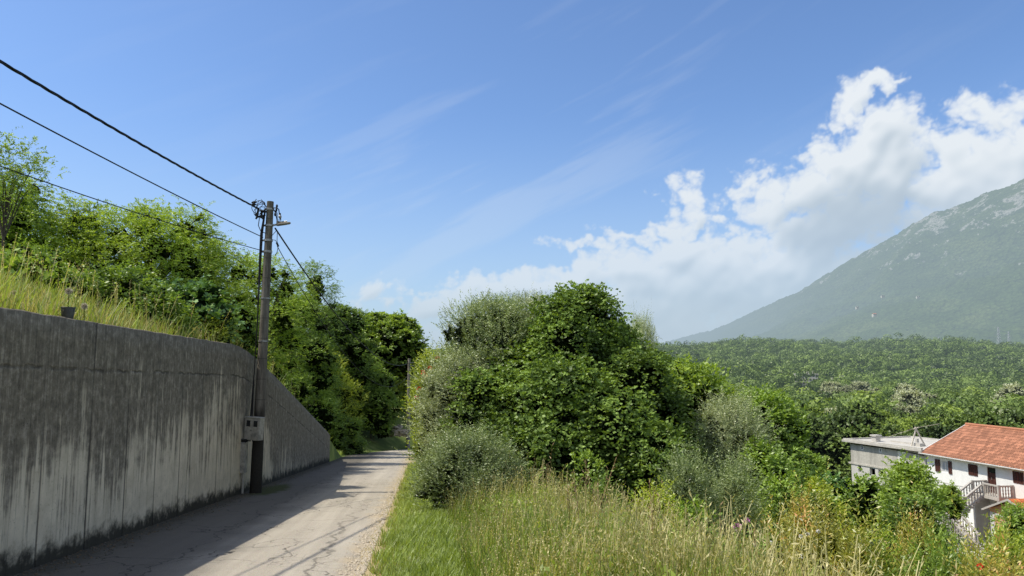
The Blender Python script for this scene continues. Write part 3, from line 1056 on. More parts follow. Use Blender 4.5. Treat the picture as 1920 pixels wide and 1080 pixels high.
def make_plant(name, label, cat, sp, loc, rx, h, seed, n_lobes=9, shape='round', ry=None, zlow=None, group=None,
               shrub=False, cap=45000, scale_leaf=1.0, lobes=None, dens_mul=1.0, trunk_r=None, **over):
    rs = np.random.RandomState(seed)
    ry = ry or rx
    d = dict(SP[sp]); d.update(over)
    mt = d.pop('mat')
    root = empty(name, loc)
    tag(root, label, cat, group)
    if lobes is None:
        lobes = make_lobes(rs, rx, ry, h, n_lobes, zlow if zlow is not None else (0.08 if shrub else 0.2), shape)
    d['L'] *= scale_leaf; d['W'] *= scale_leaf
    d['dens'] *= dens_mul
    V, Q, T = crown_arrays(rs, lobes, cap=cap, **d)
    kz = h / np.percentile(V[:, 2], 99.6)
    kx = rx / np.percentile(np.abs(V[:, 0]), 98.5); ky = ry / np.percentile(np.abs(V[:, 1]), 98.5)
    kx = min(kx, 1.25); ky = min(ky, 1.25)
    V = V * np.array([kx, ky, kz])
    lobes = [(l[0] * kx, l[1] * ky, l[2] * kz, l[3] * min(kx, kz)) for l in lobes]
    me = np_mesh('foliage' if shrub else 'crown', V, Q, T)
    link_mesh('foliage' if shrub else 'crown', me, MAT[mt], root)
    make_trunk(rs, lobes, trunk_r or (0.022 * h + 0.02) if not shrub else 0.03, h, root, 3 if shrub else 1)
    return root


def plant_px(name, label, cat, sp, px, ytop, wpx, D, seed, **kw):
    """stand a plant on the ground at distance D, its top and width read off the photo"""
    p = P(px, ytop, D)
    g = gz1(p.x, D)
    h = max(0.7, p.z - g)
    rx = wpx / 2 / F * D
    return make_plant(name, label, cat, sp, (p.x, D, g), rx, h, seed, ry=kw.pop('ry', max(rx * 0.9, 0.5)), **kw)


def dup(root, loc, rotz, scale, label=None, group=None):
    r = root.copy(); col.objects.link(r)
    r.location = loc; r.rotation_euler = (0, 0, rotz); r.scale = scale
    if label: r['label'] = label
    if group: r['group'] = group
    for ch in list(root.children):
        c = ch.copy(); col.objects.link(c); c.parent = r
    return r


# ---- the thicket to the right of the lane
THICKET = [
    # name, label, cat, species, px, ytop, width, D, opts
    ('olive_tree', 'tall grey-green olive tree at the upper left of the thicket beside the lane', 'tree', 'olive', 920, 556, 190, 19.5, dict(n_lobes=15, zlow=.3, shape='round', cap=80000, dens=1.5, slen=.30, core=.6)),
    ('olive_tree', 'pale silvery olive tree rising behind between the tall olive and the ivy-covered tree', 'tree', 'olive_grey', 1002, 552, 150, 22.5, dict(n_lobes=11, zlow=.4, shape='round', dens=1.3, slen=.30, cap=60000)),
    ('ivy_covered_tree', 'tallest dark green tree of the thicket, smothered in ivy', 'tree', 'ivy', 1082, 542, 245, 19.0, dict(n_lobes=20, zlow=.15, shape='round', cap=100000)),
    ('ivy_covered_tree', 'dark leafy tree sloping down on the right flank of the tallest ivy-covered tree', 'tree', 'ivy', 1190, 655, 220, 18.0, dict(n_lobes=12, zlow=.12, shape='round', cap=70000)),
    ('olive_tree', 'slender olive shoot against the sky above the right of the thicket', 'tree', 'olive_grey', 1200, 588, 62, 21.5, dict(n_lobes=6, zlow=.7, shape='cone', core=.0)),
    ('olive_tree', 'silvery olive crown overhanging the left side of the thicket, nearest the flowering bush', 'tree', 'olive_grey', 868, 660, 180, 18.5, dict(n_lobes=10, zlow=.2, cap=60000)),
    ('pomegranate_bush', 'yellow-green bush dotted with red flowers at the bend of the lane', 'bush', 'yellow', 812, 655, 95, 23.0, dict(n_lobes=9, zlow=.1, shape='cone', shrub=True, cap=50000)),
    ('broadleaf_bush', 'loose yellowish bush with upright twigs between the flowering bush and the tall olive', 'bush', 'yellow', 856, 640, 60, 23.5, dict(n_lobes=6, zlow=.2, shape='cone', shrub=True)),
    ('climbing_vine', 'light green leafy creeper spilling down the front of the thicket', 'vine', 'ivy', 1050, 680, 320, 16.8, dict(n_lobes=18, zlow=.2, shape='dome', cap=90000, mat='leaf_ivy', shrub=True, lumpy=.36)),
    ('walnut_tree', 'bright yellow-green broad-leaved tree with long shoots at the right end of the thicket', 'tree', 'bright', 1300, 682, 200, 20.0, dict(n_lobes=12, zlow=.2, cap=50000)),
    ('broadleaf_tree', 'mid green tree sloping down at the far right edge of the thicket above the valley', 'tree', 'bright', 1425, 735, 170, 23.0, dict(n_lobes=10, zlow=.15, cap=50000, mat='leaf_mid')),
    ('olive_tree', 'grey feathery olive tree in front of the bright walnut on the right of the thicket', 'tree', 'olive_grey', 1375, 740, 145, 18.0, dict(n_lobes=10, zlow=.3, cap=60000)),
    ('olive_bush', 'dense round grey-green olive bush on the verge next to the lane', 'bush', 'olive', 882, 800, 215, 14.6, dict(n_lobes=14, zlow=.18, shape='dome', shrub=True, cap=90000, dens=.8)),
    ('olive_bush', 'small olive seedling bush standing in tall weeds before the dark gap of the thicket', 'bush', 'olive', 1290, 835, 110, 13.0, dict(n_lobes=8, zlow=.2, shape='cone', shrub=True, cap=50000)),
    ('olive_bush', 'grey-green bush right of the olive seedling, above the pink flowers', 'bush', 'olive', 1375, 855, 130, 13.5, dict(n_lobes=9, zlow=.15, shape='dome', shrub=True, cap=50000)),
    ('broadleaf_bush', 'low fresh green bush at the foot of the creeper in the middle of the thicket', 'bush', 'mid', 1100, 845, 90, 14.5, dict(n_lobes=7, zlow=.15, shape='dome', shrub=True)),
    ('broadleaf_bush', 'leafy green bush at the foot of the right flank of the thicket', 'bush', 'mid', 1225, 790, 150, 15.5, dict(n_lobes=10, zlow=.1, shape='dome', shrub=True, mat='leaf_ivy', cap=60000)),
    ('broadleaf_bush', 'green bush filling the slope under the grey feathery olive tree', 'bush', 'mid', 1440, 830, 130, 17.0, dict(n_lobes=8, zlow=.1, shape='dome', shrub=True)),
    ('elder_bush', 'broad leafy green bush at the edge of the weeds below the two grey-green bushes', 'bush', 'mid', 1300, 940, 120, 11.5, dict(n_lobes=8, zlow=.1, shape='dome', shrub=True)),
    ('clipped_bush', 'small round yellow-green bush beyond the right edge of the thicket', 'bush', 'yellow', 1398, 836, 50, 30.0, dict(n_lobes=5, zlow=.3, shape='round', shrub=True)),
    ('ivy_covered_tree', 'dark ivy-draped tree between the tallest tree and the slender olive shoot', 'tree', 'ivy', 1145, 610, 130, 19.8, dict(n_lobes=9, zlow=.2, shape='cone', cap=40000)),
    ('climbing_vine', 'creeper draped over the front of the tall olive tree', 'vine', 'ivy', 935, 690, 170, 17.4, dict(n_lobes=9, zlow=.35, cap=40000, lumpy=.35, shrub=True)),
    ('climbing_vine', 'creeper hanging over the right flank of the thicket', 'vine', 'ivy', 1160, 735, 190, 16.0, dict(n_lobes=9, zlow=.3, cap=40000, lumpy=.35, shrub=True)),
    ('ivy_covered_tree', 'leafy dark tree filling the thicket behind the creeper', 'tree', 'ivy', 990, 640, 200, 19.0, dict(n_lobes=9, zlow=.15, cap=40000, mat='leaf_mid')),
    ('ivy_covered_tree', 'dark leafy tree behind the bright walnut tree', 'tree', 'ivy', 1250, 668, 130, 21.5, dict(n_lobes=8, zlow=.15, cap=30000)),
    ('broadleaf_bush', 'rounded green bush between the olive bush and the creeper', 'bush', 'mid', 975, 800, 120, 15.8, dict(n_lobes=8, zlow=.1, shape='dome', shrub=True, mat='leaf_ivy')),
]
for i, (nm, lb, ct, sp, px, yt, w, D, kw) in enumerate(THICKET):
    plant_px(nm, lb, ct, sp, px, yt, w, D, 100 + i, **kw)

# ---- slope in front of the houses
SLOPE = [
    ('fig_tree', 'bright green fig tree in front of where the grey and white houses join', 'tree', 'bright', 1702, 864, 112, 27.0, dict(n_lobes=15, zlow=.1, shape='cone', cap=60000)),
    ('round_tree', 'dark round-headed tree at the foot of the valley left of the grey house', 'tree', 'dark', 1488, 838, 120, 42.0, dict(n_lobes=10, zlow=.2, scale_leaf=1.4, mat='leaf_mid')),
    ('citrus_tree', 'small glossy tree in front of the left end of the grey house', 'tree', 'bluish', 1560, 888, 110, 34.0, dict(n_lobes=8, zlow=.15, scale_leaf=1.1)),
    ('citrus_tree', 'bluish green tree standing below the lower windows of the grey house', 'tree', 'bluish', 1622, 892, 120, 32.0, dict(n_lobes=9, zlow=.15, scale_leaf=1.1, mat='leaf_mid')),
    ('grapevine', 'leafy vine canopy beside the outside stairs of the white house', 'vine', 'bright', 1776, 906, 62, 47.0, dict(n_lobes=7, zlow=.7, shape='dome', shrub=True, scale_leaf=1.2)),
    ('laurel_bush', 'dark green bush at the right edge in front of the brick shed', 'bush', 'dark', 1905, 948, 90, 24.0, dict(n_lobes=8, zlow=.1, shape='dome', shrub=True, mat='leaf_mid')),
    ('laurel_bush', 'yellow-green bush in the lower right corner below the brick shed', 'bush', 'yellow', 1890, 1000, 110, 13.0, dict(n_lobes=8, zlow=.1, shape='dome', shrub=True)),
    ('laurel_bush', 'broad dense green bush below the fig tree', 'bush', 'mid', 1715, 928, 170, 23.0, dict(n_lobes=8, zlow=.1, shape='dome', shrub=True)),
    ('golden_shrub', 'tall golden-tipped shrub left of the low stone wall', 'shrub', 'gold', 1500, 918, 90, 12.5, dict(n_lobes=8, zlow=.1, shape='dome', shrub=True)),
    ('golden_shrub', 'reddish-tipped golden shrub beneath the fig tree', 'shrub', 'gold', 1610, 960, 140, 8.8, dict(n_lobes=8, zlow=.1, shape='dome', shrub=True)),
    ('golden_shrub', 'golden shrub with rust-red tips in front of the patio of the white house', 'shrub', 'gold', 1715, 958, 90, 12.0, dict(n_lobes=8, zlow=.1, shape='cone', shrub=True)),
    ('golden_shrub', 'yellowish upright shrub in the weeds right of the pink flowers', 'shrub', 'gold', 1450, 955, 130, 9.0, dict(n_lobes=7, zlow=.1, shape='dome', shrub=True)),
    ('golden_shrub', 'golden green shrub at the bottom edge of the view below the brick shed', 'shrub', 'gold', 1805, 1018, 100, 10.0, dict(n_lobes=8, zlow=.1, shape='dome', shrub=True, mat='leaf_yellow')),
    ('golden_shrub', 'olive-green upright shrub at the bottom edge between the golden shrubs', 'shrub', 'gold', 1660, 1020, 120, 8.5, dict(n_lobes=8, zlow=.1, shape='dome', shrub=True, mat='leaf_mid')),
    ('golden_shrub', 'thin yellow-green shrub behind the weeds left of the citrus trees', 'shrub', 'gold', 1405, 930, 80, 14.0, dict(n_lobes=7, zlow=.1, shape='cone', shrub=True, mat='leaf_yellow')),
    ('golden_shrub', 'broad golden-green shrub in front of the low stone wall', 'shrub', 'gold', 1545, 935, 160, 9.6, dict(n_lobes=10, zlow=.1, shape='dome', shrub=True)),
    ('golden_shrub', 'golden shrub at the bottom edge beneath the citrus trees', 'shrub', 'gold', 1625, 975, 120, 9.0, dict(n_lobes=10, zlow=.1, shape='dome', shrub=True, mat='leaf_yellow')),
    ('golden_shrub', 'dark green upright shrub in the bottom right among the golden ones', 'shrub', 'gold', 1760, 985, 130, 9.2, dict(n_lobes=9, zlow=.1, shape='dome', shrub=True, mat='leaf_mid')),
    ('golden_shrub', 'golden shrub low in the bottom right corner', 'shrub', 'gold', 1860, 1000, 150, 8.6, dict(n_lobes=9, zlow=.1, shape='dome', shrub=True)),
    ('hazel_bush', 'fresh green bush on the slope right of the pink flowers', 'bush', 'mid', 1470, 895, 120, 16.0, dict(n_lobes=9, zlow=.1, shape='dome', shrub=True)),
    ('hazel_bush', 'mixed green bush in front of the stone wall on the slope', 'bush', 'mid', 1530, 905, 120, 20.0, dict(n_lobes=9, zlow=.1, shape='dome', shrub=True, mat='leaf_yellow')),
]
for i, (nm, lb, ct, sp, px, yt, w, D, kw) in enumerate(SLOPE):
    plant_px(nm, lb, ct, sp, px, yt, w, D, 200 + i, **kw)

# ---- the wooded hillside above the wall
HILL = [
    ('locust_tree', 'sparse tree with open branches standing out against the sky at the far left', 'tree', 'locust', 22, 250, 150, 21, dict(n_lobes=6, zlow=.66, shape='round', dens=.34, cap=14000, core=.0, trunk_r=.05)),
    ('locust_tree', 'spreading tree below the sparse one at the left edge', 'tree', 'locust', 20, 335, 190, 24, dict(n_lobes=9, zlow=.3)),
    ('locust_tree', 'feathery tree left of the domed hillside tree', 'tree', 'locust', 150, 372, 150, 27, dict(n_lobes=10, zlow=.3)),
    ('locust_tree', 'largest dome-shaped feathery tree on the hillside above the wall', 'tree', 'locust', 290, 382, 260, 27, dict(n_lobes=16, zlow=.2, cap=70000)),
    ('locust_tree', 'feathery tree behind the utility pole left of its head', 'tree', 'locust', 410, 450, 170, 30, dict(n_lobes=11, zlow=.2)),
    ('locust_tree', 'feathery tree whose top shows just right of the utility pole', 'tree', 'locust', 500, 478, 170, 34, dict(n_lobes=11, zlow=.2)),
    ('locust_tree', 'flat-topped tree right of the utility pole with drooping leaf sprays on its right side', 'tree', 'locust', 590, 492, 125, 47, dict(n_lobes=10, zlow=.25, mat='leaf_mid')),
    ('chestnut_tree', 'rounded broad-leaved tree overhanging the end of the lane', 'tree', 'bluish', 722, 588, 150, 70, dict(n_lobes=16, zlow=.25, scale_leaf=1.5, cap=60000, mat='leaf_bright', lumpy=.3)),
    ('chestnut_tree', 'broad-leaved tree between the flat-topped tree and the tree over the end of the lane', 'tree', 'mid', 640, 572, 120, 58, dict(n_lobes=10, zlow=.2, scale_leaf=1.3)),
    ('hillside_bush', 'pale leafy bush in the grass behind the black bucket', 'bush', 'mid', 60, 455, 190, 19, dict(n_lobes=8, zlow=.1, shape='dome', shrub=True)),
    ('hillside_bush', 'rounded mid green bush above the grass slope', 'bush', 'mid', 215, 495, 190, 15.5, dict(n_lobes=10, zlow=.1, shape='dome', shrub=True)),
    ('hillside_bush', 'dark broad-leaved bush at the edge of the grass slope above the bend in the wall', 'bush', 'bluish', 350, 525, 190, 18, dict(n_lobes=10, zlow=.1, shape='dome', shrub=True)),
    ('hillside_bush', 'leafy bush at the left edge just above the long grass', 'bush', 'mid', 40, 478, 190, 14.0, dict(n_lobes=9, zlow=.1, shape='dome', shrub=True)),
    ('hillside_bush', 'light green bush with fine leaves above the seed heads', 'bush', 'yellow', 150, 505, 130, 14.6, dict(n_lobes=8, zlow=.1, shape='dome', shrub=True, mat='leaf_mid')),
    ('hillside_bush', 'green bush reaching down towards the middle of the wall top', 'bush', 'mid', 285, 530, 150, 15.2, dict(n_lobes=9, zlow=.1, shape='dome', shrub=True)),
    ('hillside_bush', 'small yellow-green bush in the grass near the bend of the wall top', 'bush', 'yellow', 385, 590, 100, 17.4, dict(n_lobes=7, zlow=.1, shape='dome', shrub=True)),
    ('hillside_bush', 'dark bush low down left of the utility pole', 'bush', 'dark', 435, 565, 130, 20.5, dict(n_lobes=8, zlow=.1, shape='dome', shrub=True, mat='leaf_ivy')),
    ('hillside_bush', 'yellow-green bush just behind the top of the tapering wall', 'bush', 'yellow', 455, 628, 100, 24, dict(n_lobes=7, zlow=.1, shape='dome', shrub=True)),
    ('hillside_bush', 'light green bush directly right of the utility pole', 'bush', 'mid', 555, 545, 170, 42, dict(n_lobes=10, zlow=.1, shape='dome', shrub=True)),
    ('hillside_bush', 'yellow-topped bush above the tapering end of the wall', 'bush', 'yellow', 585, 640, 170, 50, dict(n_lobes=12, zlow=.15, shape='dome', shrub=True, scale_leaf=1.2)),
    ('hillside_bush', 'large dark bush overhanging the grass bank at the end of the wall', 'bush', 'dark', 650, 655, 150, 61, dict(n_lobes=12, mat='leaf_mid', zlow=.15, shrub=True, scale_leaf=1.2)),
    ('hillside_bush', 'dark bush casting shade across the far end of the lane', 'bush', 'dark', 700, 700, 110, 60, dict(n_lobes=10, mat='leaf_mid', zlow=.1, shrub=True, scale_leaf=1.2)),
    ('hillside_bush', 'low bramble bush on the bank beside the end of the wall', 'bush', 'mid', 640, 778, 90, 48.5, dict(n_lobes=8, zlow=.1, shape='dome', shrub=True)),
    ('hillside_bush', 'bright green bush behind the distant utility pole', 'bush', 'yellow', 735, 690, 90, 70, dict(n_lobes=9, zlow=.1, shape='dome', shrub=True, scale_leaf=1.5)),
    ('hillside_bush', 'dark bush at the top of the lane left of the flowering bush', 'bush', 'mid', 790, 735, 80, 72, dict(n_lobes=8, zlow=.1, shape='dome', shrub=True, scale_leaf=1.7)),
]
HB = []
for i, (nm, lb, ct, sp, px, yt, w, D, kw) in enumerate(HILL):
    kw.setdefault('cap', 40000)
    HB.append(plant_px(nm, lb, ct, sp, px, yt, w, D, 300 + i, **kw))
# more of the same wood higher up and further back, copies turned and resized
rs = np.random.RandomState(5)
proto_t = [HB[2], HB[4], HB[5]]
proto_b = [HB[10], HB[12], HB[14], HB[18]]
hts = {}
for k in range(70):
    D = rs.uniform(24, 75)
    s = rs.uniform(-34, -8.5)
    X = s - A * D
    if s > -13.0 and D > 27: continue
    if abs(X / D) > 0.86: continue
    tr = k % 3 != 0
    src = (proto_t if tr else proto_b)[k % 3]
    sc_ = rs.uniform(0.75, 1.05) * (0.9 if tr else 1.25)
    if D > 45: sc_ *= 1.1
    z = gz1(X, D)
    dup(src, (X, D, z - 0.1), rs.uniform(0, 6.28), (sc_, sc_, sc_ * rs.uniform(.85, 1.0)),
        'feathery green tree in the wood covering the hillside behind the front trees' if tr else 'leafy green bush in the undergrowth of the wood covering the hillside',
        'trees of the hillside wood' if tr else 'bushes of the hillside wood')


# ---- ground cover
def scatter_stuff(name, label, cat, matn, pts, L, W, per, spread, hgt, seed, up=1.0):
    """small leafy clumps: ground cover nobody could count"""
    rs = np.random.RandomState(seed)
    n = len(pts)
    Pp = np.repeat(pts, per, 0) + rs.normal(size=(n * per, 3)) * np.array([spread, spread, 0])
    hh = np.repeat(hgt * rs.uniform(.3, 1.1, n), per) * rs.uniform(0, 1, n * per)
    Pp[:, 2] += hh
    ld = unit(rs.normal(size=Pp.shape) + np.array([0, 0, up]))
    ln = unit(rs.normal(size=Pp.shape) * .6 + np.array([0, 0, .8]))
    sz = rs.uniform(.6, 1.3, len(Pp))
    V, Q = leaf_quads(Pp, ld, ln, L * sz, W * sz)
    ct = np.repeat(np.clip(0.42 + 0.2 * rs.normal(size=n), 0.1, 1), per) + 0.08 * rs.normal(size=len(Pp)) + 0.2 * hh / max(hgt, .01)
    me = np_mesh(name, V, Q, np.repeat(np.clip(ct, .05, 1), 4))
    o = link_mesh(name, me, MAT[matn])
    return tag(o, label, cat, kind='stuff')


def on_ground(X, Y):
    return np.stack([X, Y, gz(X, Y)], -1)


def region(rs, n, smin, smax, ymin, ymax):
    Y = ymin * (ymax / ymin) ** rs.uniform(0, 1, n)
    s = rs.uniform(smin, smax, n)
    return s - A * Y, Y, s


def blades(name, label, cat, matn, base, H, lean, width, seed, segs=2, head=0.0, bend=0.5, tint_mu=0.5):
    rs = np.random.RandomState(seed)
    n = len(base)
    a = rs.uniform(0, 2 * PI, n)
    dirh = np.stack([np.cos(a), np.sin(a), np.zeros(n)], -1)
    side = np.stack([-np.sin(a + rs.normal(size=n) * .5), np.cos(a), np.zeros(n)], -1)
    ln = lean * rs.uniform(0.1, 1.4, n)
    V = []
    for k in range(segs + 1):
        t = k / segs
        w = width * (1 - 0.75 * t) if head == 0 else width * (1 - 0.3 * t)
        c = base + np.array([0, 0, 1.0]) * (H * t)[:, None] + dirh * (H * ln * t ** (1 + bend))[:, None]
        V.append(c - side * (w / 2)); V.append(c + side * (w / 2))
    V = np.stack(V, 1)
    per = 2 * (segs + 1)
    b = np.arange(n)[:, None] * per
    Q = np.concatenate([np.stack([b[:, 0] + 2 * k, b[:, 0] + 2 * k + 1, b[:, 0] + 2 * k + 3, b[:, 0] + 2 * k + 2], -1) for k in range(segs)])
    T = np.repeat(np.clip(tint_mu + rs.normal(size=n) * .17, .08, 1), per)
    Vv = V.reshape(-1, 3)
    if head > 0:
        tip = base + np.array([0, 0, 1.0]) * H[:, None] + dirh * (H * ln)[:, None]
        m = 7
        tp = np.repeat(tip, m, 0) - np.array([0, 0, 1.0]) * (np.tile(np.arange(m) / m, n) * np.repeat(H, m) * head)[:, None]
        tp -= np.repeat(dirh * (H * ln)[:, None], m, 0) * (np.tile(np.arange(m) / m, n) * head * 1.3)[:, None]
        ld = unit(rs.normal(size=tp.shape) * .7 + np.array([0, 0, .9]))
        lv, lq = leaf_quads(tp, ld, unit(rs.normal(size=tp.shape)), np.repeat(H, m) * 0.045 * rs.uniform(.6, 1.3, n * m), 0.011)
        Q = np.concatenate([Q, lq + len(Vv)])
        Vv = np.concatenate([Vv, lv])
        T = np.concatenate([T, np.repeat(np.clip(tint_mu + .15 + rs.normal(size=n * m) * .15, .08, 1), 4)])
    me = np_mesh(name, Vv, Q, T)
    o = link_mesh(name, me, MAT[matn])
    return tag(o, label, cat, kind='stuff')


# undergrowth
rs = np.random.RandomState(21)
X, Y, s = region(rs, 9000, -40, -5.0, 12, 80)
k = (np.abs(X / Y) < .85) & ((s < -7.2) | (Y > 37)) & (s < -5.6 + road_shift(np.minimum(Y, 70)) * 0.6)
scatter_stuff('undergrowth', 'leafy undergrowth under the trees of the hillside', 'undergrowth', 'leaf_mid', on_ground(X[k], Y[k]), .13, .08, 14, .28, .8, 1)
X, Y, s = region(rs, 16000, 2.6, 60, 13, 100)
hs = (np.hypot((X - 31), (Y - 55)) > 9.0)
k = (X / Y < .82) & hs
scatter_stuff('undergrowth', 'tangled green undergrowth on the slope below the thicket', 'undergrowth', 'leaf_ivy', on_ground(X[k], Y[k]), .13, .075, 14, .3, .9, 2)
# lawn-like verge
rs = np.random.RandomState(31)
def lawn_pts(n, smin, smax, y0, y1, seed):
    rs = np.random.RandomState(seed)
    X, Y, s = region(rs, n, smin, smax, y0, y1)
    e = SR + 0.10 + 0.35 * np.abs(fbm2(X, Y, 1.3, 3)) + 0.3 * rs.uniform(size=n) ** 2
    k = (s > e)
    return on_ground(X[k], Y[k])
b = lawn_pts(110000, SR, 2.2, 5.2, 34, 3)
r_ = np.random.RandomState(4)
blades('verge_grass', 'short bright green grass on the verge beside the lane', 'grass', 'lawn', b, r_.uniform(.05, .16, len(b)) * (1 + .5 * fbm2(b[:, 0], b[:, 1], 1.1, 3)), .8, .013, 5, segs=2)
rs = np.random.RandomState(41)
X, Y, s = region(rs, 30000, -9, -4.8, 34, 66)
sh = road_shift(np.minimum(Y, 70))
k = (s < SW - 0.05 + sh) & (s > SW - 4.5 + sh)
b = on_ground(X[k], Y[k])
blades('bank_grass', 'green grass on the bank at the far end of the lane', 'grass', 'lawn', b, rs.uniform(.12, .35, len(b)), .7, .035, 6, segs=2)
# weeds and dry grass below the verge
b = lawn_pts(42000, SR - .1, 0.5, 5.2, 34, 13)
b = b[np.random.RandomState(2).uniform(size=len(b)) < np.clip(1.1 - (b[:, 0] + A * b[:, 1] - SR) / 1.0, .05, 1)]
blades('dry_verge_grass', 'short dry yellowish grass along the edge of the asphalt', 'grass', 'straw', b, r_.uniform(.03, .09, len(b)), .9, .010, 15, segs=2, tint_mu=.4)
rs = np.random.RandomState(51)
X, Y, s = region(rs, 120000, 0.5, 9.5, 4.6, 17.5)
w = fbm2(X, Y, 2.3, 3, 3)
edge = 0.45 + 0.30 * np.sin(Y * 1.3) + 0.03 * (Y - 6)
k = (s > edge + rs.uniform(-.4, .4, len(s))) & (X / Y < .85)
X, Y, s, w = X[k], Y[k], s[k], w[k]
b = on_ground(X, Y)
n1 = rs.uniform(size=len(b))
gm = n1 < np.where(w > .1, .64, .88)
hgt = 0.95 * rs.uniform(.35, 1.0, len(b)) * np.clip(0.35 + (s - edge[k]) * 0.42, .25, 1.15) * (1 + .25 * w)
blades('tall_weeds', 'tangle of tall green weeds covering the slope below the verge', 'weeds', 'weed', b[gm], hgt[gm], .45, .013, 7, segs=3, head=.0)
sm = ~gm
blades('dry_grass', 'tall straw-coloured grass with seed heads among the green weeds', 'grass', 'straw', b[sm], hgt[sm] * 1.2, .40, .007, 8, segs=3, head=.42, tint_mu=.42)
rs = np.random.RandomState(61)
X, Y, s = region(rs, 15000, 0.9, 9.5, 4.8, 17)
k = (s > 1.0 + rs.uniform(0, .5, len(s))) & (X / Y < .85)
b = on_ground(X[k], Y[k]); b[:, 2] += rs.uniform(0, .35, len(b)) * np.clip((s[k] - 1) / 2, 0, 1)
scatter_stuff('leafy_weeds', 'low leafy weeds between the tall grass stems on the slope', 'weeds', 'weed', b, .06, .028, 30, .12, .55, 9)
for k_, (px_, yt_, w_, D_, mt_, lb_) in enumerate((
        (1225, 900, 120, 11.0, 'leaf_yellow', 'feathery yellow-green weed clump in the middle of the slope'),
        (1165, 950, 110, 9.0, 'weed', 'broad clump of green weeds nearest the bottom edge, centre of the slope'),
        (1010, 912, 100, 12.6, 'weed', 'rank green weeds at the foot of the thicket beside the round olive bush'),
        (1390, 975, 120, 8.4, 'leaf_mid', 'dark green weed clump under the pink flowers'),
        (1280, 985, 110, 7.6, 'weed', 'loose green weed clump at the bottom edge right of centre'),
        (1120, 890, 110, 12.8, 'leaf_mid', 'leafy green weeds in front of the dark gap in the thicket'))):
    plant_px('weed_clump', lb_, 'weeds', 'yellow', px_, yt_, w_, D_, 700 + k_, n_lobes=8, zlow=.1, shape='dome', shrub=True, mat=mt_, cap=26000, L=.055, W=.022, core=.3, lumpy=.3)

rs = np.random.RandomState(55)
X, Y, s = region(rs, 900, 1.6, 7.5, 6.5, 16)
cl = fbm2(X, Y, 1.9, 3, 4)
k = (cl > .12) & (X / Y < .6)
b = on_ground(X[k], Y[k])
blades('dead_stalks', 'brown dead stalks with clustered heads rising above the weeds', 'weeds', 'dead_stalk', b, rs.uniform(.9, 1.55, len(b)), .22, .009, 55, segs=3, head=.30, tint_mu=.5)
# loose gravel along the edges of the lane, dead leaves below the wall
def gravel(name, label, pts, rad, seed, mat):
    rs = np.random.RandomState(seed)
    n = len(pts); r = rad * rs.uniform(.4, 1.5, n) ** 1.5
    o6 = np.array([[1, 0, 0], [0, 1, 0], [-1, 0, 0], [0, -1, 0], [.35, .1, .75], [-.35, .2, .7]])
    a = rs.uniform(0, 6.28, n)
    V = np.repeat(o6[None], n, 0) * r[:, None, None] * rs.uniform(.7, 1.3, (n, 6, 3))
    V = np.stack([V[..., 0] * np.cos(a)[:, None] - V[..., 1] * np.sin(a)[:, None], V[..., 0] * np.sin(a)[:, None] + V[..., 1] * np.cos(a)[:, None], V[..., 2]], -1) + pts[:, None, :]
    q = np.array([[0, 1, 4, 4], [1, 5, 4, 4], [1, 2, 5, 5], [2, 3, 5, 5], [3, 4, 5, 5], [3, 0, 4, 4]])[:, :3]
    Q = (np.arange(n)[:, None, None] * 6 + q[None]).reshape(-1, 3)
    o = link_mesh(name, np_mesh(name, V.reshape(-1, 3), Q), mat)
    return tag(o, label, 'gravel', kind='stuff')


rs = np.random.RandomState(77)
Yg_ = 5 * (8.0) ** rs.uniform(0, 1, 5200)
sg_ = SR - np.abs(rs.normal(size=5200)) * .13 + .10
gp = np.stack([sg_ - A * Yg_, Yg_, zroad(Yg_) + .012], -1)
gravel('gravel', 'fine loose gravel scattered along the open edge of the lane', gp, .011, 3, simple_mat('pale_gravel', (.46, .40, .31), .9, .3, 30))
Yg_ = 5 * (7.0) ** rs.uniform(0, 1, 3200)
sg_ = SW + .02 + np.abs(rs.normal(size=3200)) * .20
gp = np.stack([sg_ - A * Yg_, Yg_, zroad(Yg_) + .016], -1)
gravel('gravel', 'dark crumbs and grit lying in the angle between wall and lane', gp[:2000], .012, 4, simple_mat('dark_grit', (.10, .09, .07), .9, .3, 30))
lp_ = gp[2000:]
V, Q = leaf_quads(lp_, unit(rs.normal(size=lp_.shape) * np.array([1, 1, .15])), unit(rs.normal(size=lp_.shape) * .3 + np.array([0, 0, 1.0])), .035, .018)
tag(link_mesh('leaf_litter', np_mesh('leaf_litter', V, Q), simple_mat('dead_leaves', (.17, .11, .05), .8, .4, 30)), 'dead leaves blown against the foot of the wall', 'leaf litter', kind='stuff')
# hillside grass behind the wall
rs = np.random.RandomState(71)
X, Y, s = region(rs, 42000, -11.5, SW - .22, 5.5, 30)
k = (X / Y > -.95) & (rs.uniform(size=len(s)) < np.clip(1.2 - (-s - 5) / 7, .15, 1))
b = on_ground(X[k], Y[k])
fl = 1 - smooth(Y[k], 24, 30) * .6
blades('hillside_grass', 'long pale dry grass on the slope behind the top of the wall', 'grass', 'straw', b, rs.uniform(.12, .44, len(b)) * fl, .55, .012, 10, segs=3, head=.0, tint_mu=.45)
k2 = rs.uniform(size=len(b)) < .35
blades('hillside_weeds', 'green weeds growing among the dry grass behind the wall', 'weeds', 'lawn', b[k2] + np.array([.05, .05, 0]), rs.uniform(.15, .55, k2.sum()), .6, .022, 11, segs=2)
k3 = rs.uniform(size=len(b)) < .022
blades('oat_grass', 'tall seeding oat stems standing above the grass behind the wall', 'grass', 'straw', b[k3], rs.uniform(.5, 1.05, k3.sum()), .25, .008, 12, segs=3, head=.35, tint_mu=.6)


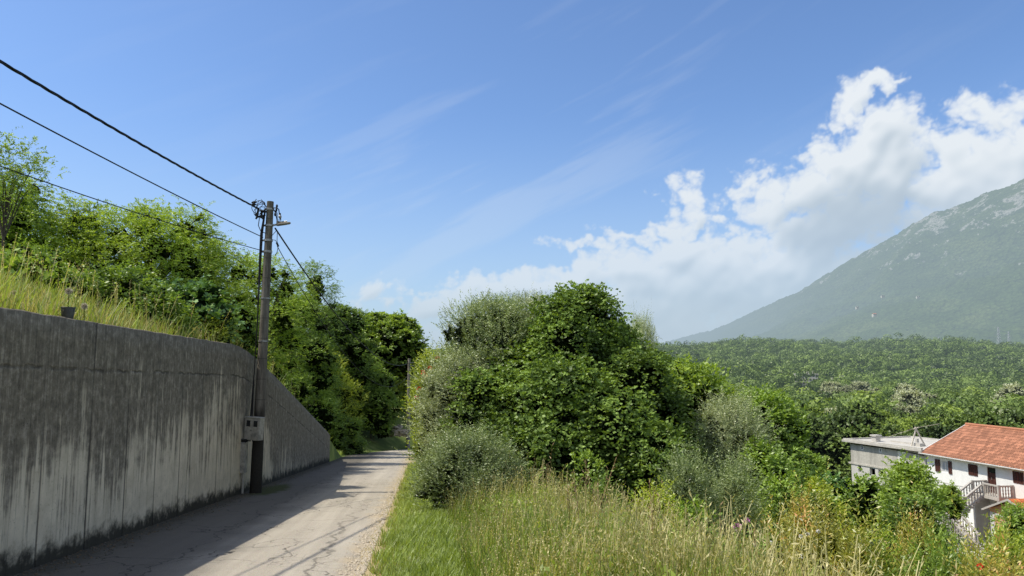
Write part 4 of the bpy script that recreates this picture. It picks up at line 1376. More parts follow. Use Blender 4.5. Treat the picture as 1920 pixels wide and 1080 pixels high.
# ---- valley wood
def valley_proto(seed, matn, r, h, n_l, cap, Ls):
    rs = np.random.RandomState(seed)
    lobes = make_lobes(rs, r, r, h, n_l, .25, 'round' if seed % 2 else 'dome')
    V, Q, T = crown_arrays(rs, lobes, Ls, Ls * .7, dens=1.0, spray=(3, 5), slen=.7, up=.2, droop=.2, cap=cap, lumpy=.25, core=.72, rnd=.6, flat=.4)
    root = empty('valley_tree'); 
    me = np_mesh('crown', V, Q, T)
    link_mesh('crown', me, MAT[matn], root)
    mb = MB(); mb.tube([(0, 0, -.5), (0.1, 0, h * .3), (0, .1, h * .6)], [.22, .17, .08], 6)
    mb.build('trunk', MAT['bark'], root, sm=True)
    return root


VP = []
vl = [('valley_mid', 'mid green round tree in the valley wood beyond the houses'), ('valley_bright', 'bright green tree in the valley wood beyond the houses'),
      ('valley_dark', 'dark green tree in the valley wood beyond the houses'), ('valley_grey', 'pale silvery willow-like tree in the valley wood')]
for i, (mn, lb) in enumerate(vl):
    for j in range(2):
        pr = valley_proto(500 + i * 2 + j, mn, 3.6, 7.5 if i < 3 else 8.5, 9, 9000, .36)
        tag(pr, lb, 'tree', ['round trees of the valley wood', 'bright trees of the valley wood', 'dark trees of the valley wood', 'silvery trees of the valley'][i])
        VP.append(pr)
rs = np.random.RandomState(88)
cand = []
# jittered rows widening with distance
Y = 62.0
while Y < 235:
    step = 5.6 + (Y - 62) * 0.012
    x = 0.08 * Y
    while x < 0.80 * Y + 6:
        X_, Y_ = x + rs.uniform(-.4, .4) * step, Y + rs.uniform(-.4, .4) * step
        if not (abs((X_ - 36)) < 13 and abs(Y_ - 60) < 16):
            cand.append((X_, Y_))
        x += step
    Y += step
cand = [c for c in cand if c[0] / c[1] > .10 and c[0] / c[1] < .80]
cand.sort(key=lambda c: math.hypot(*c))
near_t, rest_t = cand[:285], cand[285:]
used = set()
GREYS = [(1660, 735, 250), (1760, 745, 230), (1690, 800, 130), (1720, 870, 140)]
for (x, y) in near_t:
    u_ = rs.uniform()
    kind = 0 if u_ < .45 else 1 if u_ < .78 else 2 if (u_ < .94 or y < 130) else 3
    pr = VP[kind * 2 + rs.randint(2)]
    sc_ = rs.uniform(.62, 1.15)
    z = gz1(x, y)
    zs = sc_ * rs.uniform(.85, 1.1)
    if id(pr) not in used:
        used.add(id(pr)); pr.location = (x, y, z - .3); pr.scale = (sc_, sc_, zs); pr.rotation_euler.z = rs.uniform(0, 6)
    else:
        dup(pr, (x, y, z - .3), rs.uniform(0, 6.28), (sc_ * rs.uniform(.9, 1.1), sc_, zs))
for pr in VP:
    if id(pr) not in used:
        pr.location = (70, 150, gz1(70, 150))
# silvery trees near the distant building
for i, (px, D, sc_) in enumerate([(1545, 400, 1.0), (1560, 415, 1.2), (1590, 410, 1.1), (1612, 420, 1.2), (1640, 400, 1.0), (1700, 330, 1.25), (1742, 320, 1.0), (1900, 300, 1.3), (1870, 310, .9), (1705, 240, 1.1)]):
    x = ray(px, 730)[0] * D
    dup(VP[6 + i % 2], (x, D, gz1(x, D) + 1.2), i * 1.3, (sc_ * 1.35, sc_ * 1.35, sc_ * 1.35), 'silvery pale tree standing out near the foot of the wooded ridge', 'silvery trees at the foot of the ridge')


def merged_wood(name, label, pts, matn, seed, nq, Ls, rr=(3.0, 4.6)):
    """distant wood: crowns of leaf clumps, one mesh because it reads as one mass"""
    rs = np.random.RandomState(seed)
    n = len(pts)
    r = rs.uniform(*rr, n)
    d = unit(rs.normal(size=(n, nq, 3)))
    d[..., 2] = np.abs(d[..., 2]) * .95 - .15
    lump = 1 + .22 * np.sin(d[..., 0] * 4 + rs.uniform(0, 6, (n, 1))) * np.sin(d[..., 1] * 5 + rs.uniform(0, 6, (n, 1)))
    c = pts[:, None, :] + d * (r[:, None] * lump)[..., None] * np.array([1, 1, .95]) + np.array([0, 0, 1.0]) * rs.uniform(1.5, 8.0, n)[:, None, None] * (r / 4.2)[:, None, None]
    c = c.reshape(-1, 3); dd = d.reshape(-1, 3)
    ld = unit(rs.normal(size=c.shape)); ln = unit(dd * 1.5 + rs.normal(size=c.shape) * .38 + np.array([0, 0, .1]))
    ld = unit(np.cross(ld, ln))
    sz = rs.uniform(.6, 1.3, len(c)) * Ls
    V, Q = leaf_quads(c - ld * sz[:, None] * .5, ld, ln, sz, sz * .85)
    tt = np.repeat(np.clip(.42 + .24 * rs.normal(size=n), .08, 1), nq) + rs.normal(size=len(c)) * .06 + .30 * (dd[:, 2] - .3)  # vertical shading painted into the tint: crown tops lighter, sides darker
    me = np_mesh(name, V, Q, np.repeat(np.clip(tt, .05, 1), 4))
    o = link_mesh(name, me, MAT[matn])
    return tag(o, label, 'wood', kind='stuff')


def wood_points(y0, y1, step0, grow, seed, lo=.05, hi=.86):
    rs = np.random.RandomState(seed)
    out = []
    Y = y0
    while Y < y1:
        st = step0 + (Y - y0) * grow
        xs = np.arange(lo * Y, hi * Y, st)
        xs = xs + rs.uniform(-.5, .5, len(xs)) * st
        ys = Y + rs.uniform(-.5, .5, len(xs)) * st
        out.append(np.stack([xs, ys], -1))
        Y += st * .9
    return np.concatenate(out)


CLEAR = [(ray(1650, 700)[0] * 760, 760, 26, 75), (ray(1514, 731)[0] * 520, 520, 19, 95)]
def no_clear(p):
    k = np.ones(len(p), bool)
    for cx, cy, rx, ry in CLEAR:
        k &= ((p[:, 0] - cx) / rx) ** 2 + ((p[:, 1] - cy) / ry) ** 2 > 1
    return k
wp = np.array(rest_t)
wp2 = wood_points(236, 560, 6.0, .004, 7)
wp2 = wp2[no_clear(wp2)]
allp = np.concatenate([wp, wp2])
pts = on_ground(allp[:, 0], allp[:, 1])
sel = fbm2(pts[:, 0], pts[:, 1], 60, 3, 2) + np.random.RandomState(3).normal(size=len(pts)) * .35
merged_wood('valley_wood', 'green wood filling the valley floor below the ridge', pts[sel < .25], 'valley_mid', 11, 170, 1.0, (2.8, 5.6))
merged_wood('bright_valley_wood', 'brighter green patches of wood on the valley floor', pts[sel >= .25], 'valley_bright', 12, 170, 1.0, (2.8, 5.4))
wp3 = wood_points(560, 1650, 7.2, .0035, 9)
wp3 = wp3[no_clear(wp3)]
pts = on_ground(wp3[:, 0], wp3[:, 1])
sel = fbm2(pts[:, 0], pts[:, 1], 110, 4, 1) + np.random.RandomState(4).normal(size=len(pts)) * .35
merged_wood('ridge_wood', 'dense green wood covering the ridge across the valley', pts[sel < .3], 'valley_mid', 13, 70, 1.9, (3.4, 7.5))
merged_wood('dark_ridge_wood', 'darker patches of wood on the ridge across the valley', pts[sel >= .3], 'valley_dark', 14, 70, 1.9, (3.4, 8.0))


# ------------------------------------------------------------------ the mountain
def build_mountain():
    m, nt = new_mat('wooded_rocky_mountainside')
    p = nt.pos()
    x, y, z = nt.sep(p)
    veg = nt.noise(p, 0.004, 6, 0.6)
    tree = nt.voro(nt.vmath('ADD', p, nt.vmath('SCALE', nt_noise_col(nt, p, .05, 2), None, 12)), 0.055)
    fine = nt.noise(p, 0.06, 5, 0.7)
    c = nt.ramp(nt.lin(veg, .3, .7), [(0, (.045, .075, .022)), (.5, (.085, .13, .034)), (1, (.15, .19, .06))])
    c = nt.mixc(nt.lin(tree, .1, .9, 0, .6), c, (.012, .022, .008))
    rockz = nt.lin(z, 60, 1000, -.10, .13)
    rn = nt.noise(nt.vmath('MULTIPLY', p, (1, 1, 1.6)), .0055, 8, .72, .4)
    rn2 = nt.noise(p, .03, 5, .7)
    rk = nt.math('ADD', nt.math('ADD', rn, rockz), nt.math('MULTIPLY', nt.math('SUBTRACT', rn2, .5), .35))
    rk = nt.sstep(rk, .635, .70)
    c = nt.mixc(nt.math('MULTIPLY', rk, .85), c, nt.ramp(nt.lin(fine, .3, .7), [(0, (.24, .235, .22)), (1, (.56, .53, .48))]))
    h = nt.math('ADD', nt.math('MULTIPLY', tree, -1.0), nt.math('MULTIPLY', rn2, .8))
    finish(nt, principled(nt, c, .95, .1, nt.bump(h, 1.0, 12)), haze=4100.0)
    # crest line from the photo, receding to the left
    prof = [(1195, 672, 9500), (1260, 638, 8800), (1350, 615, 7800), (1420, 580, 7200), (1500, 545, 6600), (1540, 520, 6300), (1600, 483, 6000), (1660, 452, 5700), (1700, 428, 5500),
            (1745, 400, 5300), (1800, 383, 5150), (1850, 362, 5000), (1920, 336, 4800), (2050, 285, 4500), (2250, 235, 4200), (2600, 190, 4000)]
    rp = [P(a, b, c_) for a, b, c_ in prof]
    foot = [Vector((ray(a, 640)[0] * d, d, -20)) for a, d in ((900, 9500), (1000, 7500), (1080, 6200), (1150, 5200), (1200, 4500), (1250, 4000), (1310, 3500), (1380, 3100), (1450, 2800),
            (1540, 2550), (1650, 2350), (1760, 2200), (1900, 2050), (2150, 1900), (2500, 1750), (3000, 1700))]
    nu, nv = 760, 330
    t = np.linspace(0, len(rp) - 1, nu)
    idx = np.arange(len(rp))
    RX = np.array([np.interp(t, idx, [p_[k] for p_ in rp]) for k in range(3)]).T
    # smooth foot polyline
    FX = np.array([np.interp(t, idx, [p_[k] for p_ in foot]) for k in range(3)]).T
    v = np.linspace(0, 1.0, nv)[:, None]
    Xg = FX[None, :, 0] * (1 - v) + RX[None, :, 0] * v
    Yg = FX[None, :, 1] * (1 - v) + RX[None, :, 1] * v
    Zp = (v ** 1.45) * 0.86 + v * 0.14
    Zg = FX[None, :, 2] * (1 - Zp) + RX[None, :, 2] * Zp
    env = np.sin(np.clip(v, 0, 1) * PI) ** .7
    big = fbm2(Xg, Yg * 1.0, 900, 5, 3) * 60 * env * np.clip(Zg / 500, .25, 1.4)
    gul = -np.abs(pfbm((Xg * .8 + Yg * .6) / 330, (Yg * .8 - Xg * .6) / 900, 6, 61)) * 250 * env * np.clip(Zg / 500, .15, 1.4)
    sm = pfbm(Xg / 42, Yg / 42, 4, 71) * 8 * (v > 0) + pfbm(Xg / 15, Yg / 15, 2, 81) * 3
    crest = pfbm(Xg / 120, Yg / 120, 4, 91) * 12 * v ** 8
    Zg = Zg + big + gul + sm + crest
    # back side
    bk = 12
    Xb = RX[None, :, 0] + np.linspace(40, 1600, bk)[:, None] * .75
    Yb = RX[None, :, 1] + np.linspace(40, 1600, bk)[:, None]
    Zb = Zg[-1:, :] - np.linspace(10, 500, bk)[:, None] * np.clip(Zg[-1:, :] / 800, .05, 1)
    X_ = np.concatenate([Xg, Xb]); Y_ = np.concatenate([Yg, Yb]); Z_ = np.concatenate([Zg, Zb])
    n = nu
    i = np.arange(len(X_) - 1)[:, None] * n + np.arange(n - 1)[None, :]
    Q = np.stack([i, i + 1, i + n + 1, i + n], -1).reshape(-1, 4)
    me = np_mesh('mountain', np.stack([X_, Y_, Z_], -1).reshape(-1, 3), Q)
    o = link_mesh('mountain', me, m)
    me.polygons.foreach_set('use_smooth', [True] * len(me.polygons))
    tag(o, 'long hazy mountain flank, wooded below and streaked with grey rock above', 'mountain', kind='structure')


build_mountain()
#BUILT
# ------------------------------------------------------------------ utility poles and cables
M_conc = simple_mat('pole_concrete', (0.30, 0.275, 0.235), 0.9, 0.25, 9, 0.15, dirt=(0.16, 0.145, 0.12), bump=0.5)
M_black = simple_mat('black_rubber', (0.012, 0.012, 0.013), 0.6, 0.1, 20, 0.3)
M_steel = simple_mat('galvanised_steel', (0.38, 0.38, 0.37), 0.45, 0.15, 20, 0.5, metal=0.6, dirt=(0.16, 0.14, 0.12))
M_box = simple_mat('weathered_grey_plastic', (0.42, 0.40, 0.345), 0.7, 0.18, 12, 0.3, dirt=(0.17, 0.17, 0.155), bump=0.2)
M_glass = simple_mat('dark_window_glass', (0.018, 0.022, 0.026), 0.12, 0.1, 3, 0.6)


def mat_pole():
    m, nt = new_mat('stained_shaded_pole_concrete')
    tc = nt.new('ShaderNodeTexCoord').outputs['Object']
    x, y, z = nt.sep(tc)
    n = nt.noise(nt.vmath('MULTIPLY', tc, (9, 9, 1.2)), 1.2, 6, .65)
    n2 = nt.noise(tc, 30, 4, .7)
    c = nt.ramp(nt.lin(n, .3, .72), [(0, (.07, .062, .05)), (.5, (.155, .14, .115)), (1, (.29, .265, .22))])
    c = nt.mixc(nt.lin(n2, .45, .75, 0, .5), c, (.10, .09, .08))
    ring = nt.math('ABSOLUTE', nt.math('SUBTRACT', nt.math('FRACT', nt.math('DIVIDE', z, .52)), .5))
    c = nt.mixc(nt.math('MULTIPLY', nt.sstep(ring, .03, .01), .6), c, (.06, .055, .05))
    c = nt.mixc(nt.sstep(nt.math('ADD', z, nt.math('MULTIPLY', n, .8)), 2.7, 2.2), c, nt.mixc(n2, (.016, .015, .013), (.06, .055, .046)))  # shadow on the lower shaft painted in as near-black concrete
    finish(nt, principled(nt, c, .93, .15, nt.bump(nt.math('ADD', n2, n), .6, .01)))
    return m


M_pole = mat_pole()
_r, _t = ray(479, 925)
PD = EYE / (-_t + SL)
PB = Vector((_r * PD, PD, float(zroad(PD))))
_pt = P(507, 378, PD)
PTOP = Vector((_pt.x, PD, _pt.z))
pole = empty('utility_pole', PB)
tag(pole, 'leaning grey concrete utility pole standing against the retaining wall, wires bunched at its head', 'utility pole')
lean = (PTOP - PB)


def pz(py):
    """point on the pole axis (local) seen at picture height py"""
    for k in range(400):
        q = lean * (k / 399)
        w = PB + q
        if w.z / w.y >= ray(0, py)[1]: return q
    return lean.copy()


mb = MB()
N = 24
mb.tube([lean * (k / N) + (Vector((0, 0, -.2)) if k == 0 else Vector((0, 0, 0))) for k in range(N + 1)], [0.148 - 0.062 * k / N for k in range(N + 1)], 20)
mb.build('shaft', M_pole, pole, sm=True)
for py, w in ((393, .05), (424, .05), (452, .06), (473, .06), (560, .03), (640, .03)):
    q = pz(py)
    mb = MB(); f = q.length / lean.length; r = 0.155 - 0.062 * f + .008
    mb.tube([q - lean.normalized() * w / 2, q + lean.normalized() * w / 2], r, 20)
    if w > .04: mb.box((q.x - r - .05, q.y - .03, q.z - .02), (q.x - r + .01, q.y + .03, q.z + .02))
    mb.build('steel_band', M_steel, pole, sm=True)
# meter box on the front of the pole
q = pz(803)
ang = R(-14)
RM = Matrix.Translation(Vector((q.x - .03, q.y - .27, q.z))) @ Matrix.Rotation(ang, 4, 'Z') @ Matrix.Rotation(R(3), 4, 'Y')
mb = MB(); mb.box((-.21, -.09, -.28), (.21, .12, .27), 0, RM); mb.box((-.225, -.11, .262), (.225, .125, .29), 0, RM); mb.box((-.19, -.099, -.25), (.19, -.088, .235), 0, RM)
bx = mb.build('meter_box', M_box, pole, bevel=.008)
tag(bx, 'dented grey meter box with two small dark windows')
for x0 in (-.155, .045):
    mb = MB(); mb.box((x0, -.104, .055), (x0 + .105, -.0995, .205), 0, RM)
    w = mb.build('window', M_glass, bx)
mb = MB(); mb.box((-.03, -.115, -.05), (.0, -.09, -.02), 0, RM); mb.build('latch', M_steel, bx)
mb = MB(); mb.tube([RM @ Vector((-.1, .02, -.28)), RM @ Vector((-.1, .02, -.33))], .02, 8); mb.tube([RM @ Vector((-.02, .02, -.28)), RM @ Vector((-.02, .02, -.32))], .02, 8); mb.build('cable_gland', M_black, bx)
# cables running down the left of the pole
mb = MB()
for k, off in enumerate((.02, .055, .09)):
    pts = [pz(400) + Vector((-.10 - off * .3, -.10 + off, 0)), pz(440) + Vector((-.14 - off * .5, -.06, 0)), pz(500) + Vector((-.15 - off * .4, -.05, 0)), pz(600) + Vector((-.16, -.06 + off * .3, 0)),
           pz(700) + Vector((-.17, -.06, 0)), RM @ Vector((-.15 + k * .03, .03, .27))]
    mb.tube(pts, [.024, .022, .02, .014, .012, .012], 8)
mb.build('riser_cable', M_black, pole, sm=True)
# street lamp arm and slim head
a0 = pz(424)
hd = P(545, 418, PD - .1) - PB
hd = Vector((hd.x, hd.y, hd.z))
mb = MB(); mb.tube([a0, a0.lerp(hd, .35)], .025, 10); mb.build('lamp_arm', M_steel, pole, sm=True)
mb = MB()
s0 = a0.lerp(hd, .30); e0 = hd
d_ = (e0 - s0).normalized()
mb.tube([s0, s0 + d_ * .06, s0.lerp(e0, .6), e0 - d_ * .03, e0], [.02, .045, .042, .035, .012], 12)
mb.build('lamp_head', M_conc, pole, sm=True)
mb = MB(); mb.tube([s0.lerp(e0, .15) + Vector((0, 0, .06)), s0.lerp(e0, .75) + Vector((0, 0, .055))], .016, 8); mb.tube([s0.lerp(e0, .12) + Vector((0, 0, .02)), s0.lerp(e0, .12) + Vector((0, 0, .10))], .03, 8)
mb.build('lamp_fitting', M_steel, pole, sm=True)
# tangle of connectors left of the head
rs = random.Random(4)
mb = MB()
c0 = pz(400) + Vector((-.22, -.08, .05))
for k in range(15):
    a = rs.uniform(0, 6.28); r1 = rs.uniform(.06, .17)
    cc = c0 + Vector((rs.uniform(-.06, .06), rs.uniform(-.08, .05), rs.uniform(-.14, .20)))
    pts = []
    a1 = a + rs.uniform(2.2, 4.6)
    for j in range(9):
        th = a + (a1 - a) * j / 8
        pts.append(cc + Vector((math.cos(th) * r1, rs.uniform(-.01, .01), math.sin(th) * r1 * 1.15)))
    mb.tube(pts, .0085, 6)
mb.tube([c0 + Vector((-.02, 0, -.2)), c0 + Vector((-.04, 0, -.40)), c0 + Vector((.03, 0, -.56)), c0 + Vector((.14, .02, -.60))], .011, 6)
mb.build('jumper_wires', M_black, pole, sm=True)
mb = MB()
for k in range(13):
    cc = c0 + Vector((rs.uniform(-.10, .14), rs.uniform(-.08, .05), rs.uniform(-.24, -.02)))
    dd = Vector((rs.uniform(-1, 1), rs.uniform(-.5, .5), rs.uniform(-1, 1))).normalized() * rs.uniform(.03, .055)
    mb.tube([cc - dd, cc + dd], [.024, .03], 7)
    mb.build('cable_clamp', M_black, pole, sm=True); mb = MB()
for k in range(5):
    cc = c0 + Vector((rs.uniform(-.22, -.08), rs.uniform(-.08, .05), rs.uniform(.14, .22)))
    dd = Vector((1, 0, -.3)).normalized() * .04
    mb.tube([cc - dd, cc + dd], [.022, .018], 7)
    mb.build('cable_clamp', M_black, pole, sm=True); mb = MB()
# loops and insulators on the right of the head
mb = MB()
c1 = pz(402) + Vector((.22, -.06, 0))
for k in range(5):
    ww = .05 + .03 * k
    pts = [c1 + Vector((-.12, 0, .14)), c1 + Vector((-.06 + k * .015, 0, .02)), c1 + Vector((-.02 + .2 * ww, 0, -.14 - ww * .8)), c1 + Vector((.05 + ww * .3, 0, -.12 - ww * .3)), c1 + Vector((.05 + ww * .2, 0, .02))]
    mb.tube(pts, .005, 5)
mb.tube([pz(393) + Vector((.05, -.05, .02)), c1 + Vector((-.03, 0, .16)), c1 + Vector((0.03, 0, .12)), c1 + Vector((.06, 0, -.06))], .014, 7)
mb.build('wire_loop', M_black, pole, sm=True)
for dx, dz, rr in ((-.02, .20, .028), (-.03, .10, .026), (-.06, -.02, .026), (.07, -.08, .04)):
    mb = MB(); cc = c1 + Vector((dx, 0, dz)); mb.tube([cc + Vector((0, 0, .05)), cc + Vector((0, 0, .02)), cc - Vector((0, 0, .02)), cc - Vector((0, 0, .045))], [rr * .4, rr, rr * .95, rr * .4], 10)
    mb.build('insulator', M_black if rr < .03 else M_steel, pole, sm=True)
mb = MB()
c2 = pz(445) + Vector((.1, -.05, 0))
mb.tube([c2 + Vector((0, 0, .02)), c2 + Vector((.12, 0, .16)), c2 + Vector((.14, 0, .13)), c2 + Vector((.14, 0, -.12)), c2 + Vector((.18, 0, -.24)), c2 + Vector((.15, 0, -.42)), c2 + Vector((.1, 0, -.5))], .008, 6)
mb.tube([c2 + Vector((0, 0, -.08)), c2 + Vector((.1, 0, -.10)), c2 + Vector((.16, 0, -.2))], .008, 6)
mb.tube([c2 + Vector((.13, 0, -.16)), c2 + Vector((.18, 0, -.26))], .026, 7)
mb.build('jumper_wires', M_black, pole, sm=True)

# small conduit box behind the pole on the wall
wx = lambda y: SW - A * y
eb = empty('conduit_box', (wx(PD - .3) + .0, PD - .3, PB.z))
tag(eb, 'narrow pale grey conduit box on the wall just left of the pole foot', 'electrical box')
mb = MB(); mb.box((0.002, -.10, .55), (.12, .12, 1.30)); mb.build('casing', M_box, eb, bevel=.006)
mb = MB(); mb.box((-.0, -.09, 1.31), (.13, .13, 1.38)); mb.build('cap', M_black, eb)
mb = MB(); mb.tube([(.06, .0, .55), (.06, .0, -.02)], .03, 8); mb.build('pipe', M_box, eb, sm=True)

# second pole far down the lane
r2, t2 = ray(765, 832)
D2 = 62.0
B2 = Vector((r2 * D2, D2, gz1(r2 * D2, D2) - .1))
T2 = P(765, 672, D2)
p2 = empty('utility_pole', B2)
tag(p2, 'distant utility pole among the bushes where the lane bends', 'utility pole')
h2 = T2.z - B2.z
mb = MB(); mb.tube([(0, 0, -.2), (0, 0, h2)], [.17, .11], 12); mb.build('shaft', M_conc, p2, sm=True)
mb = MB(); mb.bar((-.1, -.14, h2 - .6), (.9, -.14, h2 - .6), .05, .05); mb.bar((-.1, -.14, h2 - .35), (.7, -.14, h2 - .35), .04, .04)
mb.build('crossarm', M_steel, p2)
for k in range(3):
    mb = MB(); mb.tube([(.2 + .25 * k, -.14, h2 - .6), (.2 + .25 * k, -.14, h2 - .48)], .04, 8); mb.build('insulator', M_black, p2)


def cable(label, pts, rad, sag=0.0, twist=0, n=48):
    """a hanging cable through given points (quadratic sag between them)"""
    P0, P1 = Vector(pts[0]), Vector(pts[1])
    line = []
    for k in range(n + 1):
        t = k / n
        q = P0.lerp(P1, t); q.z -= sag * 4 * t * (1 - t)
        line.append(q)
    mb = MB()
    if twist:
        for s in range(twist):
            pp = []
            m = n * 8
            for k in range(m + 1):
                t = k / m
                q = P0.lerp(P1, t); q.z -= sag * 4 * t * (1 - t)
                a = t * (P1 - P0).length * 5.5 + s * 2 * PI / twist
                pp.append(q + Vector((math.cos(a), 0, math.sin(a))) * rad * .8)
            mb.tube(pp, rad * .8, 5)
    else:
        mb.tube(line, rad, 7)
    o = mb.build('overhead_cable', M_black, None, sm=True)
    tag(o, label, 'cable')
    return o


def far_end(anchor, through, Yend, sag):
    """end point so that a cable with this sag passes the point seen in the photo"""
    a = Vector(anchor); th = Vector(through)
    t = (a.y - th.y) / (a.y - Yend)
    z = (th.z + sag * 4 * t * (1 - t) - a.z * (1 - t)) / t
    x = (th.x - a.x * (1 - t)) / t
    return (x, Yend, z)


A1 = PB + pz(392) + Vector((-.28, -.12, 0)); A1 = P(486, 392, A1.y)
cable('thick twisted black cable, uppermost of the three running from the pole to the upper left', (A1, far_end(A1, P(0, 115, 9.2), -14.0, .55)), .0155, .55, twist=3)
A2 = P(493, 445, PD - .1)
cable('thin black overhead cable, middle of the three running from the pole to the upper left', (A2, far_end(A2, P(0, 194, 9.4), -14.0, .45)), .0115, .45)
A3 = P(495, 471, PD)
cable('thin black overhead cable, lowest of the three, crossing in front of the hillside trees', (A3, far_end(A3, P(10, 315, 12.5), -2.0, .55)), .010, .55)
A4 = P(516, 428, PD)
cable('thick black overhead cable dropping from the pole towards the distant pole', (A4, (T2.x, T2.y, T2.z - .4)), .021, 1.35)
A5 = P(520, 462, PD)
cable('thin wire hanging below the thick cable right of the pole', (A5, (T2.x + .5, T2.y, T2.z - .6)), .010, 2.6)
cable('fine wire strung over the valley behind the roofs of the two houses', (P(1300, 802, 95), P(2020, 812, 88)), .025, .5)

# ------------------------------------------------------------------ black bucket and seed heads above the wall
r_, t_ = ray(125, 600)
bD = (SW - .17) / (r_ + A)
bk = empty('bucket', (SW - A * bD - .16, bD, float(ztop(bD)) - .03))
tag(bk, 'small black plastic bucket standing on top of the wall in the grass', 'bucket')
M_plast = simple_mat('black_plastic', (0.045, 0.05, 0.058), 0.4, 0.2, 10, 0.5, dirt=(.10, .10, .09))
mb = MB()
mb.tube([(0, 0, .0), (0, 0, .01), (0, 0, .19), (0, 0, .205)], [.058, .062, .083, .083], 24, cap=False)
mb.tube([(0, 0, .205), (0, 0, .03), (0, 0, .02)], [.078, .058, .01], 24, cap=False)
mb.poly([(math.cos(a * PI / 12) * .058, math.sin(a * PI / 12) * .058, .002) for a in range(24)])
mb.build('tub', M_plast, bk, sm=True)
mb = MB(); mb.tube([(math.cos(a * PI / 12) * .084, math.sin(a * PI / 12) * .084, .205) for a in range(25)], .006, 6); mb.tube([(math.cos(a * PI / 12) * .080, math.sin(a * PI / 12) * .080, .165) for a in range(25)], .004, 6)
mb.build('rim', M_plast, bk, sm=True)


M_fluff = simple_mat('dry_seed_fluff', (0.62, 0.56, 0.44), 0.9, 0.1, 10)
for (px, py, D, r, lb) in ((129, 546, bD + .15, .05, 'pale fluffy round seed head on a thin stalk just above the black bucket'), (158, 574, bD + .45, .05, 'pale fluffy seed head low in the grass right of the black bucket'),
                           (28, 549, bD - .2, .035, 'small pale seed head in the grass at the left edge')):
    c = P(px, py, D)
    g = gz1(c.x, c.y)
    e = empty('seed_head', (c.x, c.y, min(g, c.z - .1)))
    tag(e, lb, 'seed head')
    hz_ = c.z - e.location.z
    mb = MB(); mb.tube([(0, 0, 0), (.01, 0, hz_ * .5), (0, 0, hz_)], .004, 5); mb.build('stalk', MAT['straw'], e)
    rr = np.random.RandomState(int(px))
    d = unit(rr.normal(size=(420, 3)))
    V, Q = leaf_quads(np.array([0, 0, hz_]) + d * r * .1, d, unit(rr.normal(size=d.shape)), r * rr.uniform(.8, 1.15, 420), .004)
    me = np_mesh('fluff', V, Q, np.full(len(V), .6)); link_mesh('fluff', me, M_fluff, e)

# ------------------------------------------------------------------ the houses
def mat_roof(name, base, jitter, haze=False):
    """barrel tiles: rows and courses in the roof's own uv (u across, v down the slope)"""
    m, nt = new_mat(name)
    u = nt.attr('ru'); v = nt.attr('rv')
    row = nt.math('FLOOR', nt.math('DIVIDE', v, .36))
    colm = nt.math('FLOOR', nt.math('DIVIDE', u, .23))
    wn = nt.new('ShaderNodeTexWhiteNoise', noise_dimensions='2D')
    nt.put(wn.inputs['Vector'], nt.comb(colm, row, 0))
    fr = nt.math('FRACT', nt.math('DIVIDE', v, .36))
    fc = nt.math('FRACT', nt.math('DIVIDE', u, .23))
    c = nt.mixc(wn.outputs[0], tuple(x * (1 - jitter) for x in base), tuple(min(1, x * (1 + jitter)) for x in base))
    n = nt.noise(nt.comb(u, v, 0), .9, 5, .65)
    c = nt.mixc(nt.lin(n, .4, .72, 0, .6), c, tuple(x * .55 for x in base))
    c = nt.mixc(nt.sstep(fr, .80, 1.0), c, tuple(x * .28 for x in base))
    h = nt.math('ADD', nt.math('SINE', nt.math('MULTIPLY', fc, PI)), nt.math('MULTIPLY', fr, .6))
    finish(nt, principled(nt, c, .85, .2, nt.bump(h, .9, .05)))
    return m


def mat_render(name, lo, hi, stain, amount):
    m, nt = new_mat(name)
    p = nt.pos()
    n = nt.noise(nt.vmath('MULTIPLY', p, (1.2, 1.2, .18)), 1.6, 6, .65)
    n2 = nt.noise(p, 6, 5, .65)
    n3 = nt.noise(p, .5, 4, .6)
    c = nt.mixc(nt.lin(n2, .3, .7), lo, hi)
    c = nt.mixc(nt.lin(nt.math('ADD', nt.math('MULTIPLY', n, .7), nt.math('MULTIPLY', n3, .3)), .48, .72, 0, amount), c, stain)
    finish(nt, principled(nt, c, .92, .15, nt.bump(n2, .3, .01)))
    return m


M_white = mat_render('white_render', (.74, .74, .72), (.82, .82, .80), (.50, .49, .46), .30)
M_grey = mat_render('bare_grey_render', (.40, .385, .345), (.54, .52, .47), (.17, .165, .15), .75)
M_grey2 = mat_render('pale_grey_render', (.50, .49, .46), (.60, .59, .56), (.30, .29, .27), .5)
M_slab = mat_render('sunbleached_concrete', (.42, .40, .36), (.56, .54, .49), (.25, .24, .21), .6)
M_cstair = mat_render('stair_concrete', (.36, .335, .30), (.50, .47, .43), (.20, .18, .16), .6)
M_shut = simple_mat('brown_shutter_wood', (.085, .032, .024), .6, .3, 14, .3)
M_dark = simple_mat('dark_interior', (.012, .012, .013), .9, .1, 3, .1)
M_wframe = simple_mat('white_frame', (.72, .72, .72), .5, .06, 6)
M_curt = simple_mat('lace_curtain', (.42, .44, .47), .8, .25, 22)
M_timber = simple_mat('pale_timber', (.62, .56, .46), .8, .12, 9)
M_brick = None

D1 = 60.0
C1 = P(1737, 848, D1)
r2_, t2_ = ray(1920, 878)
D2_ = C1.z / t2_
C2 = Vector((r2_ * D2_, D2_, C1.z))
e1 = (C2 - C1).normalized()            # along the facade, towards the camera
e2 = Vector((-e1.y, e1.x, 0))          # into the house
if e2.x < 0: e2 = -e2
# local axes: x = into the house, y = back along the facade away from the camera -> keep a right-handed frame
HOUSE_ROT = math.atan2(e2.y, e2.x)


def H(a, d, z):
    """a metres along the facade from its far corner, d metres outwards from the facade, z height above eye level -> world"""
    return Vector((C1.x, C1.y, 0)) + e1 * a - e2 * d + Vector((0, 0, z))


